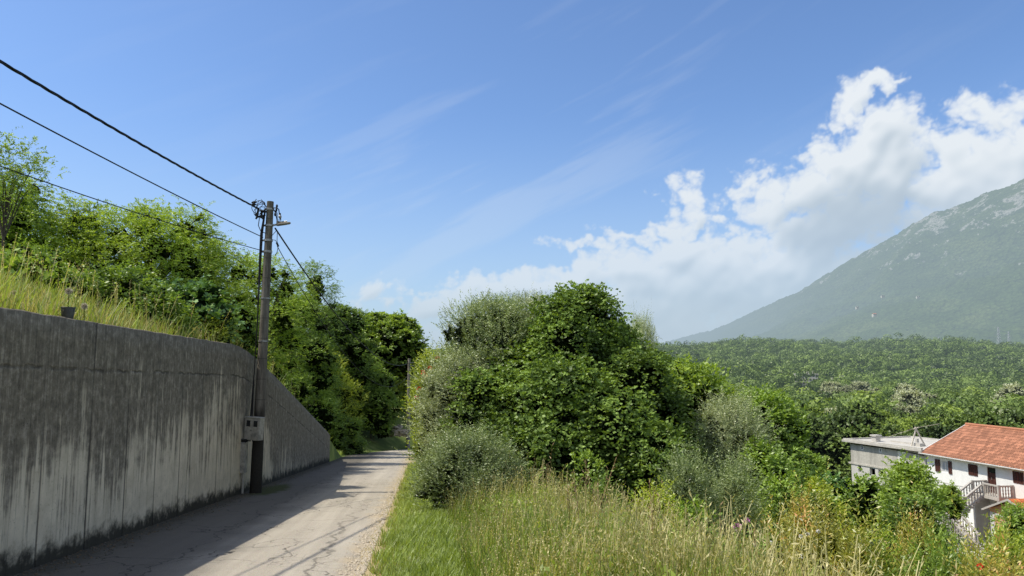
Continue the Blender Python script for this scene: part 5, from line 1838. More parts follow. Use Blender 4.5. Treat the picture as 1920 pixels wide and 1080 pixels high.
def fac(px, py, d=0.0):
    r, t = ray(px, py)
    ox, oy = C1.x - e2.x * d, C1.y - e2.y * d
    a = (ox - r * oy) / (r * e1.y - e1.x)
    Dq = oy + e1.y * a
    return a, t * Dq


def hbox(mb, a0, a1, d0, d1, z0, z1, mi=0):
    """box in facade coordinates"""
    c = [H(a0, d0, z0), H(a1, d0, z0), H(a1, d1, z0), H(a0, d1, z0), H(a0, d0, z1), H(a1, d0, z1), H(a1, d1, z1), H(a0, d1, z1)]
    b = len(mb.v); mb.v += [tuple(p) for p in c]
    for q in ((0, 3, 2, 1), (4, 5, 6, 7), (0, 1, 5, 4), (1, 2, 6, 5), (2, 3, 7, 6), (3, 0, 4, 7)):
        mb.f.append(tuple(b + i for i in q)); mb.mi.append(mi)


def wall_with_holes(mb, a0, a1, z0, z1, d_out, th, holes):
    """facade slab d_out outwards with rectangular openings (a0,a1,z0,z1)"""
    As = sorted(set([a0, a1] + [h[0] for h in holes] + [h[1] for h in holes]))
    Zs = sorted(set([z0, z1] + [h[2] for h in holes] + [h[3] for h in holes]))
    for i in range(len(As) - 1):
        run = None
        for j in range(len(Zs) - 1):
            am = (As[i] + As[i + 1]) / 2; zm = (Zs[j] + Zs[j + 1]) / 2
            solid = not any(h[0] < am < h[1] and h[2] < zm < h[3] for h in holes)
            if solid and run is None: run = Zs[j]
            if run is not None and (not solid or j == len(Zs) - 2):
                top = Zs[j] if not solid else Zs[j + 1]
                if top > run: hbox(mb, As[i], As[i + 1], d_out, d_out - th, run, top)
                run = None


GZ = -12.12
Lh = 15.5
Wd = 7.8
white = empty('white_house', H(0, 0, GZ)); white_inv = Matrix.Translation(-white.location)
tag(white, 'white two-storey house with red tiled roof, brown shutters and an outside staircase', 'house')


def build_w(mb, name, mat, parent, root, **k):
    off = Vector(root.location)
    mb.v = [tuple(Vector(p) - off) for p in mb.v]
    return mb.build(name, mat, parent, **k)


wins = []
def rect(x0, x1, yt, yb, d=0.0):
    a0, zt0 = fac(x0, yt, d); a1, _ = fac(x1, yt, d)
    _, zb0 = fac(x0, yb, d)
    return a0, a1, zb0, zt0


w1 = rect(1763.5, 1777.7, 862.5, 884.5)
w2 = rect(1815.5, 1832.5, 869.5, 890)
w3 = rect(1899, 1918.5, 883, 904.5)
dr = rect(1850, 1866, 875, 923)
LZ = dr[2]       # landing level
a_w4 = w3[0] + 3.6
w4 = (a_w4, a_w4 + 1.1, w3[2], w3[3])
eav = C1.z - .02
ga, _ = fac(1877 - 6, 950); 
gdoor = (dr[0] + .55, dr[0] + 1.45, GZ, GZ + 2.05)
mb = MB()
wall_with_holes(mb, 0, Lh, GZ - .6, eav, 0, .3, [w1, w2, w3, w4, dr, gdoor])
for (a0, a1, d0, d1) in ((0, .3, -.3, -Wd), (Lh - .3, Lh, -.3, -Wd), (.3, Lh - .3, -Wd + .3, -Wd)):
    hbox(mb, a0, a1, d0, d1, GZ - .6, eav)
ridge_z = eav + 2.15
for a0, a1 in ((0.0, .3), (Lh - .3, Lh)):
    c0 = [H(a0, 0, eav), H(a0, -Wd, eav), H(a0, -Wd / 2, ridge_z - .1)]; c1_ = [H(a1, 0, eav), H(a1, -Wd, eav), H(a1, -Wd / 2, ridge_z - .1)]
    mb.poly(c0); mb.poly(c1_[::-1])
    mb.poly([c0[0], c0[2], c1_[2], c1_[0]]); mb.poly([c0[1], c1_[1], c1_[2], c0[2]])
build_w(mb, 'wall', M_white, white, white)
mb = MB(); hbox(mb, .35, Lh - .35, -.45, -.5, GZ, eav - .1); build_w(mb, 'interior', M_dark, white, white)
# thin drip line between the storeys
mb = MB(); hbox(mb, 0.0, dr[0] - .1, .02, 0.002, LZ + .02, LZ + .07); hbox(mb, dr[1] + .9, Lh, .02, .002, LZ + .02, LZ + .07); build_w(mb, 'string_course', M_grey2, white, white)


def roof_sheet(name, parent, root, mat, a0, a1, dl, zl, dh, zh, th=.14):
    """one roof slope between an eave (dl, zl) and a ridge (dh, zh)"""
    n = max(2, int((a1 - a0) / .115)); m_ = 26
    L = math.hypot(dh - dl, zh - zl)
    V = []; ru = []; rv = []
    for j in range(m_ + 1):
        f = j / m_
        for i in range(n + 1):
            a = a0 + (a1 - a0) * i / n
            zz = zl + (zh - zl) * f + .028 * math.sin((a - a0) / .23 * 2 * PI) + .02 * (1 - ((1 - f) * L / .36) % 1.0)
            p = H(a, dl + (dh - dl) * f, zz) - Vector(root.location)
            V.append(p[:]); ru.append(a - a0); rv.append((1 - f) * L)
    i = np.arange(m_)[:, None] * (n + 1) + np.arange(n)[None, :]
    Q = np.stack([i, i + 1, i + n + 2, i + n + 1], -1).reshape(-1, 4)
    me = np_mesh(name, np.array(V), Q, attrs={'ru': ru, 'rv': rv})
    o = link_mesh(name, me, mat, parent)
    return o


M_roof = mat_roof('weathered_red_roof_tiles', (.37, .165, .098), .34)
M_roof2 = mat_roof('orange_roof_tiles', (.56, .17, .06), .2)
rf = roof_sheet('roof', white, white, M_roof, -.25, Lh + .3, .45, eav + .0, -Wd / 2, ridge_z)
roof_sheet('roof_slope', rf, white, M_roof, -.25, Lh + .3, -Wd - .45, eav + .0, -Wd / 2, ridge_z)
mb = MB(); mb.tube([H(-.27, -Wd / 2, ridge_z + .03), H(Lh + .3, -Wd / 2, ridge_z + .03)], .11, 10); build_w(mb, 'ridge_tile', M_roof, rf, white)
mb = MB(); hbox(mb, -.25, Lh + .3, .45, .40, eav - .13, eav - .03); hbox(mb, -.25, Lh + .3, .40, .003, eav - .09, eav - .045); build_w(mb, 'eaves', M_grey2, rf, white)
mb = MB(); mb.bar(H(-.24, .45, eav - .03), H(-.24, -Wd / 2, ridge_z - .04), .05, .14); build_w(mb, 'bargeboard', M_white, rf, white)
mb = MB(); mb.tube([H(-.2, .52, eav - .05), H(Lh + .3, .52, eav - .05)], .05, 8); build_w(mb, 'gutter', M_grey2, rf, white)


def shutters(a0, a1, z0, z1, parent, root, d=.02, leaves=2):
    w = (a1 - a0) / leaves
    for k in range(leaves):
        mb = MB()
        x0, x1 = a0 + k * w + .012, a0 + (k + 1) * w - .012
        hbox(mb, x0, x0 + .06, d + .04, d, z0, z1); hbox(mb, x1 - .06, x1, d + .04, d, z0, z1)
        hbox(mb, x0 + .06, x1 - .06, d + .04, d, z1 - .07, z1); hbox(mb, x0 + .06, x1 - .06, d + .04, d, z0, z0 + .07)
        n = int((z1 - z0 - .14) / .06)
        for q in range(n):
            zz = z0 + .08 + q * (z1 - z0 - .16) / n
            hbox(mb, x0 + .06, x1 - .06, d + .028, d + .012, zz, zz + .045)
        build_w(mb, 'shutter', M_shut, parent, root)


def window(root, w, name='window', label=None, shut=None, frame=M_wframe, glass=M_glass, fw=.06, d=-.10, mull=1):
    a0, a1, z0, z1 = w
    mb = MB()
    hbox(mb, a0, a0 + fw, d + .04, d - .04, z0, z1); hbox(mb, a1 - fw, a1, d + .04, d - .04, z0, z1)
    hbox(mb, a0 + fw, a1 - fw, d + .04, d - .04, z1 - fw, z1); hbox(mb, a0 + fw, a1 - fw, d + .04, d - .04, z0, z0 + fw)
    for k in range(mull):
        am = a0 + (a1 - a0) * (k + 1) / (mull + 1)
        hbox(mb, am - .025, am + .025, d + .03, d - .03, z0 + fw, z1 - fw)
    f = build_w(mb, name, frame, root, root)
    if label: f['label'] = label
    mb = MB(); hbox(mb, a0 + fw * .5, a1 - fw * .5, d - .005, d - .012, z0 + fw * .5, z1 - fw * .5)
    build_w(mb, 'pane', glass, f, root)
    return f


f = window(white, w1, label='window with its brown shutters folded open and a lace curtain', glass=M_curt)
a0, a1, z0, z1 = w1
aa, _ = fac(1754, 870); bb, _ = fac(1785, 870)
shutters(aa, a0 - .03, z0 - .02, z1 + .02, f, white, .02, 1)
shutters(a1 + .03, bb, z0 - .02, z1 + .02, f, white, .02, 1)
for w in (w2, w3, w4):
    f = window(white, w, label='window closed by brown louvred shutters')
    shutters(w[0] - .01, w[1] + .01, w[2], w[3], f, white, .0, 2)
# upper door
mb = MB()
a0, a1, z0, z1 = dr
hbox(mb, a0, a0 + .05, -.05, -.13, z0, z1); hbox(mb, a1 - .05, a1, -.05, -.13, z0, z1); hbox(mb, a0 + .05, a1 - .05, -.05, -.13, z1 - .05, z1)
dd = build_w(mb, 'door', M_shut, white, white)
for k in range(2):
    mb = MB(); x0 = a0 + .06 + k * (a1 - a0 - .12) / 2
    hbox(mb, x0, x0 + (a1 - a0 - .12) / 2 - .012, -.09, -.12, z0 + .01, z1 - .4)
    hbox(mb, x0 + .08, x0 + (a1 - a0 - .12) / 2 - .09, -.075, -.09, z0 + .2, z0 + .9)
    build_w(mb, 'door_leaf', M_shut, dd, white)
mb = MB(); hbox(mb, a0 + .06, a1 - .06, -.10, -.11, z1 - .38, z1 - .05); build_w(mb, 'fanlight', M_glass, dd, white)
mb = MB(); hbox(mb, (a0 + a1) / 2 - .10, (a0 + a1) / 2 - .06, -.05, -.09, z0 + .95, z0 + 1.1); build_w(mb, 'handle', M_steel, dd, white)
# lower door under the landing
mb = MB(); hbox(mb, gdoor[0], gdoor[0] + .06, -.04, -.12, gdoor[2], gdoor[3]); hbox(mb, gdoor[1] - .06, gdoor[1], -.04, -.12, gdoor[2], gdoor[3]); hbox(mb, gdoor[0] + .06, gdoor[1] - .06, -.04, -.12, gdoor[3] - .06, gdoor[3])
build_w(mb, 'door', M_shut, white, white)['label'] = 'dark lower doorway under the landing'

# outside staircase: landing at the door, flight outwards, turn, flight towards the camera
st = empty('outside_stairs', H(dr[0], 1, GZ)); st.parent = white; st.location = H(dr[0], 1, GZ) - white.location
tag(st, 'weathered concrete staircase with balusters')
st_root = type('r', (), {})(); st_root.location = Vector(H(dr[0], 1, GZ))
la0, la1 = dr[0] - .12, dr[0] + 2.35
ld = 1.25
fw_ = (dr[0] - .12, dr[0] + .98)
mb = MB(); hbox(mb, la0, la1, ld, .004, LZ - .16, LZ); build_w(mb, 'landing', M_cstair, st, st_root)
mb = MB()
nst = 8; run = 2.15; dz = 1.45 / nst
for k in range(nst):
    hbox(mb, fw_[0], fw_[1], ld + (k + 1) * run / nst, ld + k * run / nst + .002, LZ - (k + 1) * dz - .17 + .02, LZ - (k + 1) * dz)
MZ = LZ - nst * dz - .0
m0, m1 = ld + run + .01, ld + run + 1.15
hbox(mb, fw_[0], fw_[1], m1, m0, MZ - .16, MZ - .001)
nl = 8; run2 = 2.3; dz2 = (MZ - GZ) / nl
for k in range(nl - 1):
    hbox(mb, fw_[1] + .002 + k * run2 / nl, fw_[1] + (k + 1) * run2 / nl, m1, m0 + .05, MZ - (k + 1) * dz2 - .17, MZ - (k + 1) * dz2)
build_w(mb, 'steps', M_cstair, st, st_root)
mb = MB()
hbox(mb, fw_[0] - .0, fw_[1] - .02, m1 - .02, m0 + .02, GZ - .1, MZ - .162)
build_w(mb, 'support_wall', M_grey2, st, st_root)
for q0, q1 in ((la0 + .02, la0 + .22), (la1 - .22, la1 - .02)):
    mb = MB(); hbox(mb, q0, q1, ld - .03, .01, GZ - .1, LZ - .162); build_w(mb, 'support_wall', M_grey2, st, st_root)


def baluster_shape(base, h):
    mb = MB()
    b = Vector(base)
    prof = [(0, .05), (.08, .05), (.10, .03), (.2, .035), (.34, .055), (.5, .03), (.62, .05), (.8, .028), (.92, .045), (1.0, .045)]
    mb.tube([b + Vector((0, 0, h * f)) for f, _ in prof], [r for _, r in prof], 8)
    return mb


def rail(p0, p1, n, h=.82, ends=True):
    mb = MB()
    p0 = Vector(p0); p1 = Vector(p1)
    mb.bar(p0 + Vector((0, 0, h)), p1 + Vector((0, 0, h)), .17, .09)
    hr = build_w(mb, 'handrail', M_cstair, st, st_root)
    mb = MB(); mb.bar(p0 + Vector((0, 0, .03)), p1 + Vector((0, 0, .03)), .12, .06); build_w(mb, 'plinth', M_cstair, st, st_root)
    for k in range(n):
        q = p0.lerp(p1, (k + .5) / n)
        build_w(baluster_shape(q + Vector((0, 0, .06)), h - .1), 'baluster', M_cstair, st, st_root, sm=True)
    for e in ((p0, p1) if ends else ()):
        mb = MB(); mb.box((e.x - .08, e.y - .08, e.z), (e.x + .08, e.y + .08, e.z + h + .06)); build_w(mb, 'newel', M_cstair, st, st_root)


rail(H(fw_[1] + .02, ld - .08, LZ), H(la1 - .05, ld - .08, LZ), 6)
rail(H(la1 - .08, ld - .1, LZ), H(la1 - .08, .12, LZ), 5)
rail(H(la0 + .05, ld - .1, LZ), H(la0 + .05, .12, LZ), 5)
for aa in (fw_[0] + .06, fw_[1] - .06):
    rail(H(aa, ld + .05, LZ - dz * .4), H(aa, ld + run, MZ), 9, ends=False)
rail(H(fw_[0] + .06, m0, MZ), H(fw_[0] + .06, m1 - .1, MZ), 4)
rail(H(fw_[0] + .06, m1 - .08, MZ), H(fw_[1] - .02, m1 - .08, MZ), 5)
rail(H(fw_[1] + .05, m1 - .08, MZ - dz2), H(fw_[1] + run2 - .25, m1 - .08, GZ + .12), 9)
rail(H(fw_[1] + .05, m0 + .1, MZ - dz2), H(fw_[1] + run2 - .25, m0 + .1, GZ + .12), 8, ends=False)

# grey unfinished house joined to it
eG = C1.z + .05
G1 = P(1594, 828, 1.0); DG = eG / G1.z
GL = Vector((G1.x * DG, DG, 0)); GR = Vector((C1.x, C1.y, 0)) + (-e1) * .02
g1 = (GR - GL).normalized(); Lg = (GR - GL).length - .03
g2 = Vector((-g1.y, g1.x, 0))
if g2.x < 0: g2 = -g2
_saved = (C1.copy(), e1.copy(), e2.copy())
C1 = Vector((GL.x, GL.y, 0)); e1 = g1; e2 = g2
Wg = 7.2
grey = empty('grey_house', H(0, 0, GZ))
tag(grey, 'unfinished grey two-storey house with flat concrete roof, left of the white house', 'house')
gw = [rect(1613.5, 1619, 834.5, 843), rect(1647.8, 1653, 839.5, 848), rect(1660, 1663.5, 838.5, 847), rect(1684, 1698, 845, 866), rect(1716, 1722, 849.5, 859.5),
      rect(1609, 1614.5, 872.5, 884.5), rect(1630.5, 1640.5, 877.5, 889.5), rect(1646.5, 1656, 880.5, 891), rect(1668.5, 1673.5, 884.5, 890.5)]
top = eG - .02
mb = MB()
fz = fac(1600, 867)[1]
wall_with_holes(mb, 0, Lg, fz, top, 0, .25, gw[:5])
gwl = mb
for a0, a1, d0, d1 in ((0, .25, -.25, -Wg), (Lg - .25, Lg, -.25, -Wg), (.25, Lg - .25, -Wg + .25, -Wg)):
    hbox(mb, a0, a1, d0, d1, GZ - .5, top)
build_w(mb, 'wall', M_grey, grey, grey)
mb = MB(); wall_with_holes(mb, 0, Lg, GZ - .5, fz - .14, 0, .25, gw[5:]); w_ = build_w(mb, 'lower_wall', M_grey2, grey, grey)
mb = MB(); hbox(mb, -.25, Lg - .002, .07, -.25, fz - .138, fz - .002); build_w(mb, 'floor_slab', M_slab, grey, grey)
mb = MB(); hbox(mb, .3, Lg - .3, -.6, -.65, GZ, top - .1); build_w(mb, 'interior', M_dark, grey, grey)
mb = MB(); hbox(mb, -.55, Lg - .004, .45, -Wg - .3, top + .002, top + .17)
rfg = build_w(mb, 'roof', M_slab, grey, grey)
mb = MB()
hbox(mb, -.45, Lg - .1, .38, .18, top + .172, top + .30); hbox(mb, -.45, -.25, .18, -Wg - .2, top + .172, top + .28); hbox(mb, -.25, Lg - .1, -Wg, -Wg - .2, top + .172, top + .28)
hbox(mb, 2.4, 4.6, -2.2, -2.35, top + .172, top + .30)
build_w(mb, 'parapet', M_slab, rfg, grey)
a, z = fac(1625, 825)
mb = MB(); hbox(mb, 1.5, 2.0, -1.0, -1.5, top + .172, top + .62); hbox(mb, 1.4, 2.1, -.9, -1.6, top + .622, top + .74); build_w(mb, 'chimney', M_slab, rfg, grey)
mb = MB(); hbox(mb, 5.6, 6.3, -1.4, -1.9, top + .172, top + .42); hbox(mb, 4.3, 4.5, -3.0, -3.2, top + .172, top + .60); build_w(mb, 'roof_vent', M_slab, rfg, grey)
for k, w in enumerate(gw):
    if k == 3:
        window(grey, w, label='closed white double window', glass=M_wframe, fw=.07, d=.015, mull=1)
    elif k in (0, 1, 4):
        window(grey, w, label='small deep-set square window', glass=M_glass, fw=.09, d=-.03, mull=0)
    elif k == 2:
        mb = MB(); hbox(mb, w[0], w[1], -.06, -.1, w[2], w[3]); build_w(mb, 'niche', M_grey2, grey, grey)
    else:
        mb = MB(); fw = .035
        hbox(mb, w[0], w[0] + fw, -.2, -.24, w[2], w[3]); hbox(mb, w[1] - fw, w[1], -.2, -.24, w[2], w[3]); hbox(mb, w[0] + fw, w[1] - fw, -.2, -.24, w[3] - fw, w[3])
        build_w(mb, 'window_opening', M_grey, grey, grey)
# bent strip of eaves along the facade top and a short down pipe
mb = MB(); mb.tube([H(.2, .1, top - .1), H(Lg * .5, .09, top - .13), H(Lg * .8, .1, top - .2), H(Lg - .1, .1, top - .28)], .035, 6); build_w(mb, 'drain_pipe', M_dark, grey, grey)
# timber trestle on the roof
tp = P(1717, 801, H(6, -2, 0).y)
tr_ = empty('timber_trestle', (tp.x, tp.y, top + .172))
tag(tr_, 'A-shaped stand of pale timbers on the flat roof of the grey house', 'trestle')
hh = tp.z - (top + .172)
for sx, sy in ((-.45, 0), (.75, .1)):
    mb = MB(); mb.bar((sx, sy, 0), (-.06 * (1 if sx > 0 else -1), 0, hh), .10, .09); mb.build('leg', M_timber, tr_)
mb = MB(); mb.bar((-.22, -.06, hh - .14), (.25, .06, hh - .02), .07, .07); mb.build('crosspiece', M_timber, tr_)
mb = MB(); mb.tube([(-4.2, .2, .1), (0, 0, hh - .05), (1.9, -.2, hh + .30)], .012, 5); mb.build('rope', M_timber, tr_)
C1, e1, e2 = _saved

# patio, table, brick shed
mb = MB(); hbox(mb, -2.0, Lh + 3, 7.2, .01, GZ - .35, GZ - .02)
pt = mb.build('patio', M_slab, None); tag(pt, 'pale concrete patio in front of the white house', 'patio', kind='structure')
tc = P(1836, 993, 1.0); Dt = GZ / tc.z * .995
tb = empty('folding_table', (tc.x * Dt, Dt, GZ - .018), R(8))
tag(tb, 'white folding table with crossed legs on the patio below the stairs', 'table')
M_tab = simple_mat('white_painted_table', (.78, .78, .76), .5, .06, 8)
mb = MB()
for k in range(7): mb.box((-.62, -.38 + k * .11, .70), (.62, -.285 + k * .11, .722))
mb.box((-.62, -.38, .66), (.62, -.34, .698)); mb.box((-.62, .34, .66), (.62, .38, .698)); mb.build('table_top', M_tab, tb)
for y in (-.32, .32):
    for s in (-1, 1):
        mb = MB(); mb.bar((s * .50, y + s * .02, .0), (-s * .42, y + s * .02, .66), .05, .035); mb.build('leg', M_tab, tb)
mb = MB(); mb.bar((-.5, -.3, .06), (-.5, .3, .06), .03, .03); mb.bar((.5, -.3, .06), (.5, .3, .06), .03, .03); mb.build('stretcher', M_tab, tb)


def mat_hollow_brick():
    m, nt = new_mat('orange_hollow_brick')
    tc_ = nt.new('ShaderNodeTexCoord').outputs['Object']
    x, y, z = nt.sep(tc_)
    bt = nt.new('ShaderNodeTexBrick')
    nt.put(bt.inputs['Vector'], nt.comb(nt.math('ADD', x, nt.math('MULTIPLY', y, .6)), z, 0))
    bt.inputs['Color1'].default_value = (.56, .30, .13, 1); bt.inputs['Color2'].default_value = (.46, .22, .09, 1); bt.inputs['Mortar'].default_value = (.42, .37, .30, 1)
    bt.inputs['Scale'].default_value = 1.0; bt.inputs['Brick Width'].default_value = .26; bt.inputs['Row Height'].default_value = .20; bt.inputs['Mortar Size'].default_value = .012
    n = nt.noise(tc_, 6, 5, .65)
    c = nt.mixc(nt.lin(n, .35, .7, 0, .5), bt.outputs[0], (.52, .36, .20))
    finish(nt, principled(nt, c, .93, .1, nt.bump(n, .4, .02)))
    return m


M_brick = mat_hollow_brick()
Ds = 49.0
ap = P(1896, 936, Ds)
Df = ap.x / ray(1858, 953)[0]
lfz = ray(1858, 953)[1] * Df
hw = Df - Ds
shed = empty('brick_shed', (ap.x, Ds, GZ), HOUSE_ROT - PI / 2)
tag(shed, 'small orange brick shed with a tiled gable roof at the right edge', 'shed')
hx0, hx1 = -hw + .3, hw - .3
ez0 = lfz - GZ; az_ = ap.z - GZ
def zroofat(x): return (az_ - .12) - (az_ - ez0) * abs(x) / hw
mb = MB()
prof = [(hx0, -1.2), (hx1, -1.2), (hx1, zroofat(hx1)), (0, az_ - .12), (hx0, zroofat(hx0))]
L_s = 3.6
mb.poly([(x, 0, z) for x, z in prof]); mb.poly([(x, L_s, z) for x, z in prof][::-1])
for i in range(len(prof)):
    a, b = prof[i], prof[(i + 1) % len(prof)]
    mb.poly([(a[0], 0, a[1]), (a[0], L_s, a[1]), (b[0], L_s, b[1]), (b[0], 0, b[1])])
mb.build('wall', M_brick, shed)
mb = MB(); mb.box((hx0 - .01, -.012, -1.2), (hx0 + .34, .0 - .002, zroofat(hx0) - .15)); mb.box((hx0 + .34, -.012, ez0 - .30), (hx1, -.002, ez0 - .18)); mb.box((.05, -.012, ez0 - .1), (.38, -.002, ez0 + .42)); mb.build('concrete_frame', M_grey2, shed)
for s, nm in ((-1, 'roof'), (1, 'roof')):
    xe = s * (hw + .1)
    ze = az_ - (az_ - ez0) * abs(xe) / hw
    n, m_ = 34, 16
    V = []; ru = []; rv = []
    L = math.hypot(xe, az_ - ze)
    for j in range(m_ + 1):
        for i in range(n + 1):
            f = j / m_; yy = -.25 + (L_s + .4) * i / n
            V.append((xe * f, yy, az_ + (ze - az_) * f + .03 * math.sin(yy / .23 * 2 * PI) + .02)); ru.append(yy); rv.append(f * L)
    i = np.arange(m_)[:, None] * (n + 1) + np.arange(n)[None, :]
    Q = np.stack([i, i + 1, i + n + 2, i + n + 1], -1).reshape(-1, 4)
    me = np_mesh('roof', np.array(V), Q, attrs={'ru': ru, 'rv': rv})
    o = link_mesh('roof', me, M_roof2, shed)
    mb = MB(); mb.bar((0, -.27, az_ - .03), (xe, -.27, ze - .03), .06, .12); mb.build('bargeboard', M_cstair, o)

# low stone wall on the slope in front of the houses
M_stone = simple_mat('rough_field_stone', (.42, .36, .27), .95, .4, 5, .1, dirt=(.13, .12, .10), bump=.9)
sw = []
a_, b_ = P(1560, 945, 38), P(1625, 975, 33)
root = None
rsn = random.Random(9)
mb = MB()
n = 46
for k in range(n):
    for lay in range(4):
        f = (k + .5 * (lay % 2)) / n
        x = a_.x + (b_.x + 2 - a_.x) * f; y = a_.y + (b_.y - 1.5 - a_.y) * f
        g = a_.z - .8 + (b_.z - a_.z) * f
        w = rsn.uniform(.11, .16)
        mb.tube([(x, y, g + lay * .2), (x, y, g + lay * .2 + .06), (x + .01, y, g + lay * .2 + .15), (x, y, g + lay * .2 + .2)], [w * .8, w * 1.15, w * 1.1, w * .7], 7)
o = mb.build('stone_wall', M_stone); tag(o, 'low grey dry-stone wall on the slope below the grey house', 'wall')

# rocks on the bank at the bend of the lane
for k, (px, py, D, r) in enumerate(((742, 806, 60, .45), (752, 812, 59, .38), (732, 814, 60, .30))):
    p = P(px, py, D)
    rr = np.random.RandomState(k + 3)
    mb = MB()
    th = np.linspace(0, 2 * PI, 13)[:-1]
    rows = []
    for j in range(8):
        ph = -PI / 2 + PI * (j + .5) / 8
        for t in th:
            q = 1 + .25 * math.sin(3 * t + j + k) + .15 * rr.normal()
            mb.v.append((p.x + math.cos(ph) * math.cos(t) * r * q * 1.4, p.y + math.cos(ph) * math.sin(t) * r * q, p.z + math.sin(ph) * r * q * .7))
    for j in range(7):
        for i in range(12):
            mb.f.append((j * 12 + i, j * 12 + (i + 1) % 12, (j + 1) * 12 + (i + 1) % 12, (j + 1) * 12 + i)); mb.mi.append(0)
    mb.f.append(tuple(range(11, -1, -1))); mb.mi.append(0); mb.f.append(tuple(range(84, 96))); mb.mi.append(0)
    o = mb.build('rock', M_stone)
    tag(o, ['largest pale rock in the bank at the bend of the lane', 'pale rock lowest on the bank at the bend of the lane', 'small pale rock left of the larger rocks at the bend of the lane'][k], 'rock')

# flowers
M_pink = simple_mat('pink_petals', (.62, .30, .48), .8, .2, 20)
M_wht = simple_mat('white_petals', (.75, .74, .68), .8, .1, 20)
M_red = simple_mat('red_petals', (.70, .05, .02), .7, .2, 20)


def flower(px, py, D, r, mat, lb, n=60, name='flower', grp=None):
    c = P(px, py, D); g = gz1(c.x, c.y)
    e = empty(name, (c.x, c.y, min(g, c.z - .15))); tag(e, lb, 'flower', grp)
    h = c.z - e.location.z
    if h < 2.2:
        mb = MB(); mb.tube([(0, 0, 0), (.02, .01, h * .5), (0, 0, h)], .0022, 5); mb.build('stem', MAT['weed'], e)
    rr = np.random.RandomState(int(px * 7 + py))
    d = unit(rr.normal(size=(n, 3)) + np.array([0, 0, .3]))
    V, Q = leaf_quads(np.array([0, 0, h]) + d * r * .4, d, unit(rr.normal(size=d.shape)), r * .75, r * .5)
    me = np_mesh('blossom', V, Q, np.full(len(V), .6)); link_mesh('blossom', me, mat, e)


flower(1383, 990, 9.0, .055, M_pink, 'loose pink flower head in the weeds right of the grey-green bushes', 70)
flower(1400, 978, 9.2, .045, M_pink, 'upper right pink flower head beside the larger pink flower', 50)
for k, (x, y) in enumerate(((1534, 997), (1514, 1001), (1502, 1006), (1416, 1021), (1445, 1018), (1323, 1038), (1504, 1043))):
    flower(x, y, 7.6, .022, M_wht, 'small white flower in the green weeds near the bottom of the slope', 30, grp='white flowers in the weeds')
flower(1838, 1062, 7.0, .03, M_red, 'single red poppy at the bottom right of the slope', 24, name='poppy')
for k, (x, y, D) in enumerate(((786, 729, 22.1), (798, 704, 22.2), (806, 690, 22.2), (793, 698, 22.3), (820, 672, 22.4), (782, 745, 22.0))):
    flower(x, y, D, .075, M_red, 'red blossom on the yellow-green bush at the bend of the lane', 22, name='pomegranate_blossom', grp='red blossoms on the bush')

# ------------------------------------------------------------------ far buildings and pylons
def hazed(name, c, d=5200.0, rough=.9):
    m, nt = new_mat(name)
    finish(nt, principled(nt, c, rough, .1), haze=d)
    return m


M_fw = hazed('far_white_wall', (.56, .53, .47)); M_fr = hazed('far_red_roof', (.40, .16, .10)); M_fd = hazed('far_dark_window', (.05, .05, .05)); M_fg = hazed('far_steel', (.42, .44, .45))


def far_house(lb, px, py, D, w, h, dep, roof='flat', rot=0.0, floors=3, n=7, z=None):
    p = P(px, py, D)
    e = empty('far_building', (p.x, p.y, p.z), rot); tag(e, lb, 'building')
    mb = MB(); mb.box((-w / 2, 0, -6), (w / 2, dep, h)); mb.build('wall', M_fw, e)
    if roof == 'flat':
        mb = MB(); mb.box((-w / 2 - .4, -.4, h + .01), (w / 2 + .4, dep + .4, h + .5)); mb.box((w * .05, dep * .3, h + .51), (w * .3, dep * .7, h + 2.4)); mb.build('roof', M_fw, e)
    else:
        mb = MB()
        mb.poly([(-w / 2 - .5, -.5, h), (w / 2 + .5, -.5, h), (w / 2 + .5, dep / 2, h + 2.4), (-w / 2 - .5, dep / 2, h + 2.4)]); mb.poly([(-w / 2 - .5, dep + .5, h), (-w / 2 - .5, dep / 2, h + 2.4), (w / 2 + .5, dep / 2, h + 2.4), (w / 2 + .5, dep + .5, h)])
        mb.build('roof', M_fr, e)
    for f in range(floors):
        for k in range(n):
            mb = MB(); x = -w / 2 + w * (k + .5) / n; z0 = h * (f + .35) / floors; ww = w / n * .55
            mb.box((x - ww / 2, -.08, z0), (x + ww / 2, .05 - .04, z0 + h / floors * .45)); mb.build('window', M_fd, e)
    return e


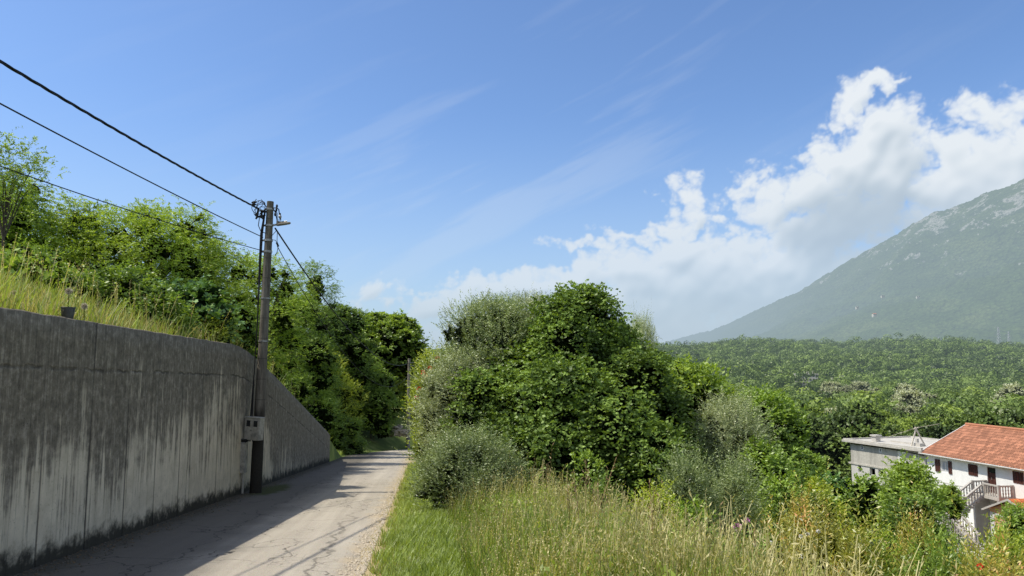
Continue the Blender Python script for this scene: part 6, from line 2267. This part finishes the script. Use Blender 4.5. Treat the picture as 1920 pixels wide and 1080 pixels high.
far_house('pale three-storey flat-roofed building among trees at the foot of the ridge', 1514, 722, 600, 17, 8.5, 9, rot=R(-12))
far_house('pale ruined building with open windows beside the silvery trees at the foot of the ridge', 1580, 724, 640, 10, 6.5, 8, rot=R(8), floors=2, n=4)
far_house('tiny white house with red roof low on the mountainside', 1641, 591, 2560, 12, 4.5, 12, 'gable', floors=1, n=3)
far_house('tiny white building on the mountain, left of the small red-roofed house', 1608, 577, 2700, 9, 4, 7, floors=1, n=2)
far_house('tiny pale building high on the mountain above the red-roofed house', 1656, 556, 2900, 13, 4, 7, floors=1, n=2)
far_house('tiny pale building at the right of the row high on the mountain', 1722, 557, 2900, 12, 3, 7, floors=1, n=2)


def pylon(px, ytop, ybot, D, lb, single=True):
    t = P(px, ytop, D); b = P(px, ybot, D)
    h = t.z - b.z; e = empty('pylon', (b.x, b.y, b.z)); tag(e, lb, 'pylon')
    w = h * .10; mb = MB(); r = .55
    lv = 7
    for s in ((-1, -1), (1, -1), (1, 1), (-1, 1)):
        mb.bar((s[0] * w, s[1] * w, -12), (s[0] * w * .18, s[1] * w * .18, h), r, r)
    for k in range(lv):
        z0, z1 = h * k / lv, h * (k + 1) / lv
        w0, w1 = w * (1 - .82 * k / lv), w * (1 - .82 * (k + 1) / lv)
        for s in ((-1, -1, 1, -1), (1, -1, 1, 1), (1, 1, -1, 1), (-1, 1, -1, -1)):
            mb.bar((s[0] * w0, s[1] * w0, z0), (s[2] * w1, s[3] * w1, z1), r * .5, r * .5); mb.bar((s[2] * w0, s[3] * w0, z0), (s[0] * w1, s[1] * w1, z1), r * .5, r * .5)
    mb.build('lattice_mast', M_fg, e)
    for k, z in enumerate((.98, .80, .62)):
        mb = MB(); L = h * (.20, .26, .22)[k]
        mb.bar((-L, 0, h * z), (L, 0, h * z), r * .7, r * .7); mb.bar((-L, 0, h * z), (0, 0, h * (z + .06)), r * .4, r * .4); mb.bar((L, 0, h * z), (0, 0, h * (z + .06)), r * .4, r * .4)
        mb.build('crossarm', M_fg, e)


pylon(1874, 613, 652, 1750, 'tallest lattice pylon above the ridge near the right edge')
pylon(1893, 622, 652, 1780, 'lattice pylon just right of the tallest one near the right edge')
pylon(1761, 632, 652, 1760, 'small lattice pylon on the ridge left of the two taller pylons')
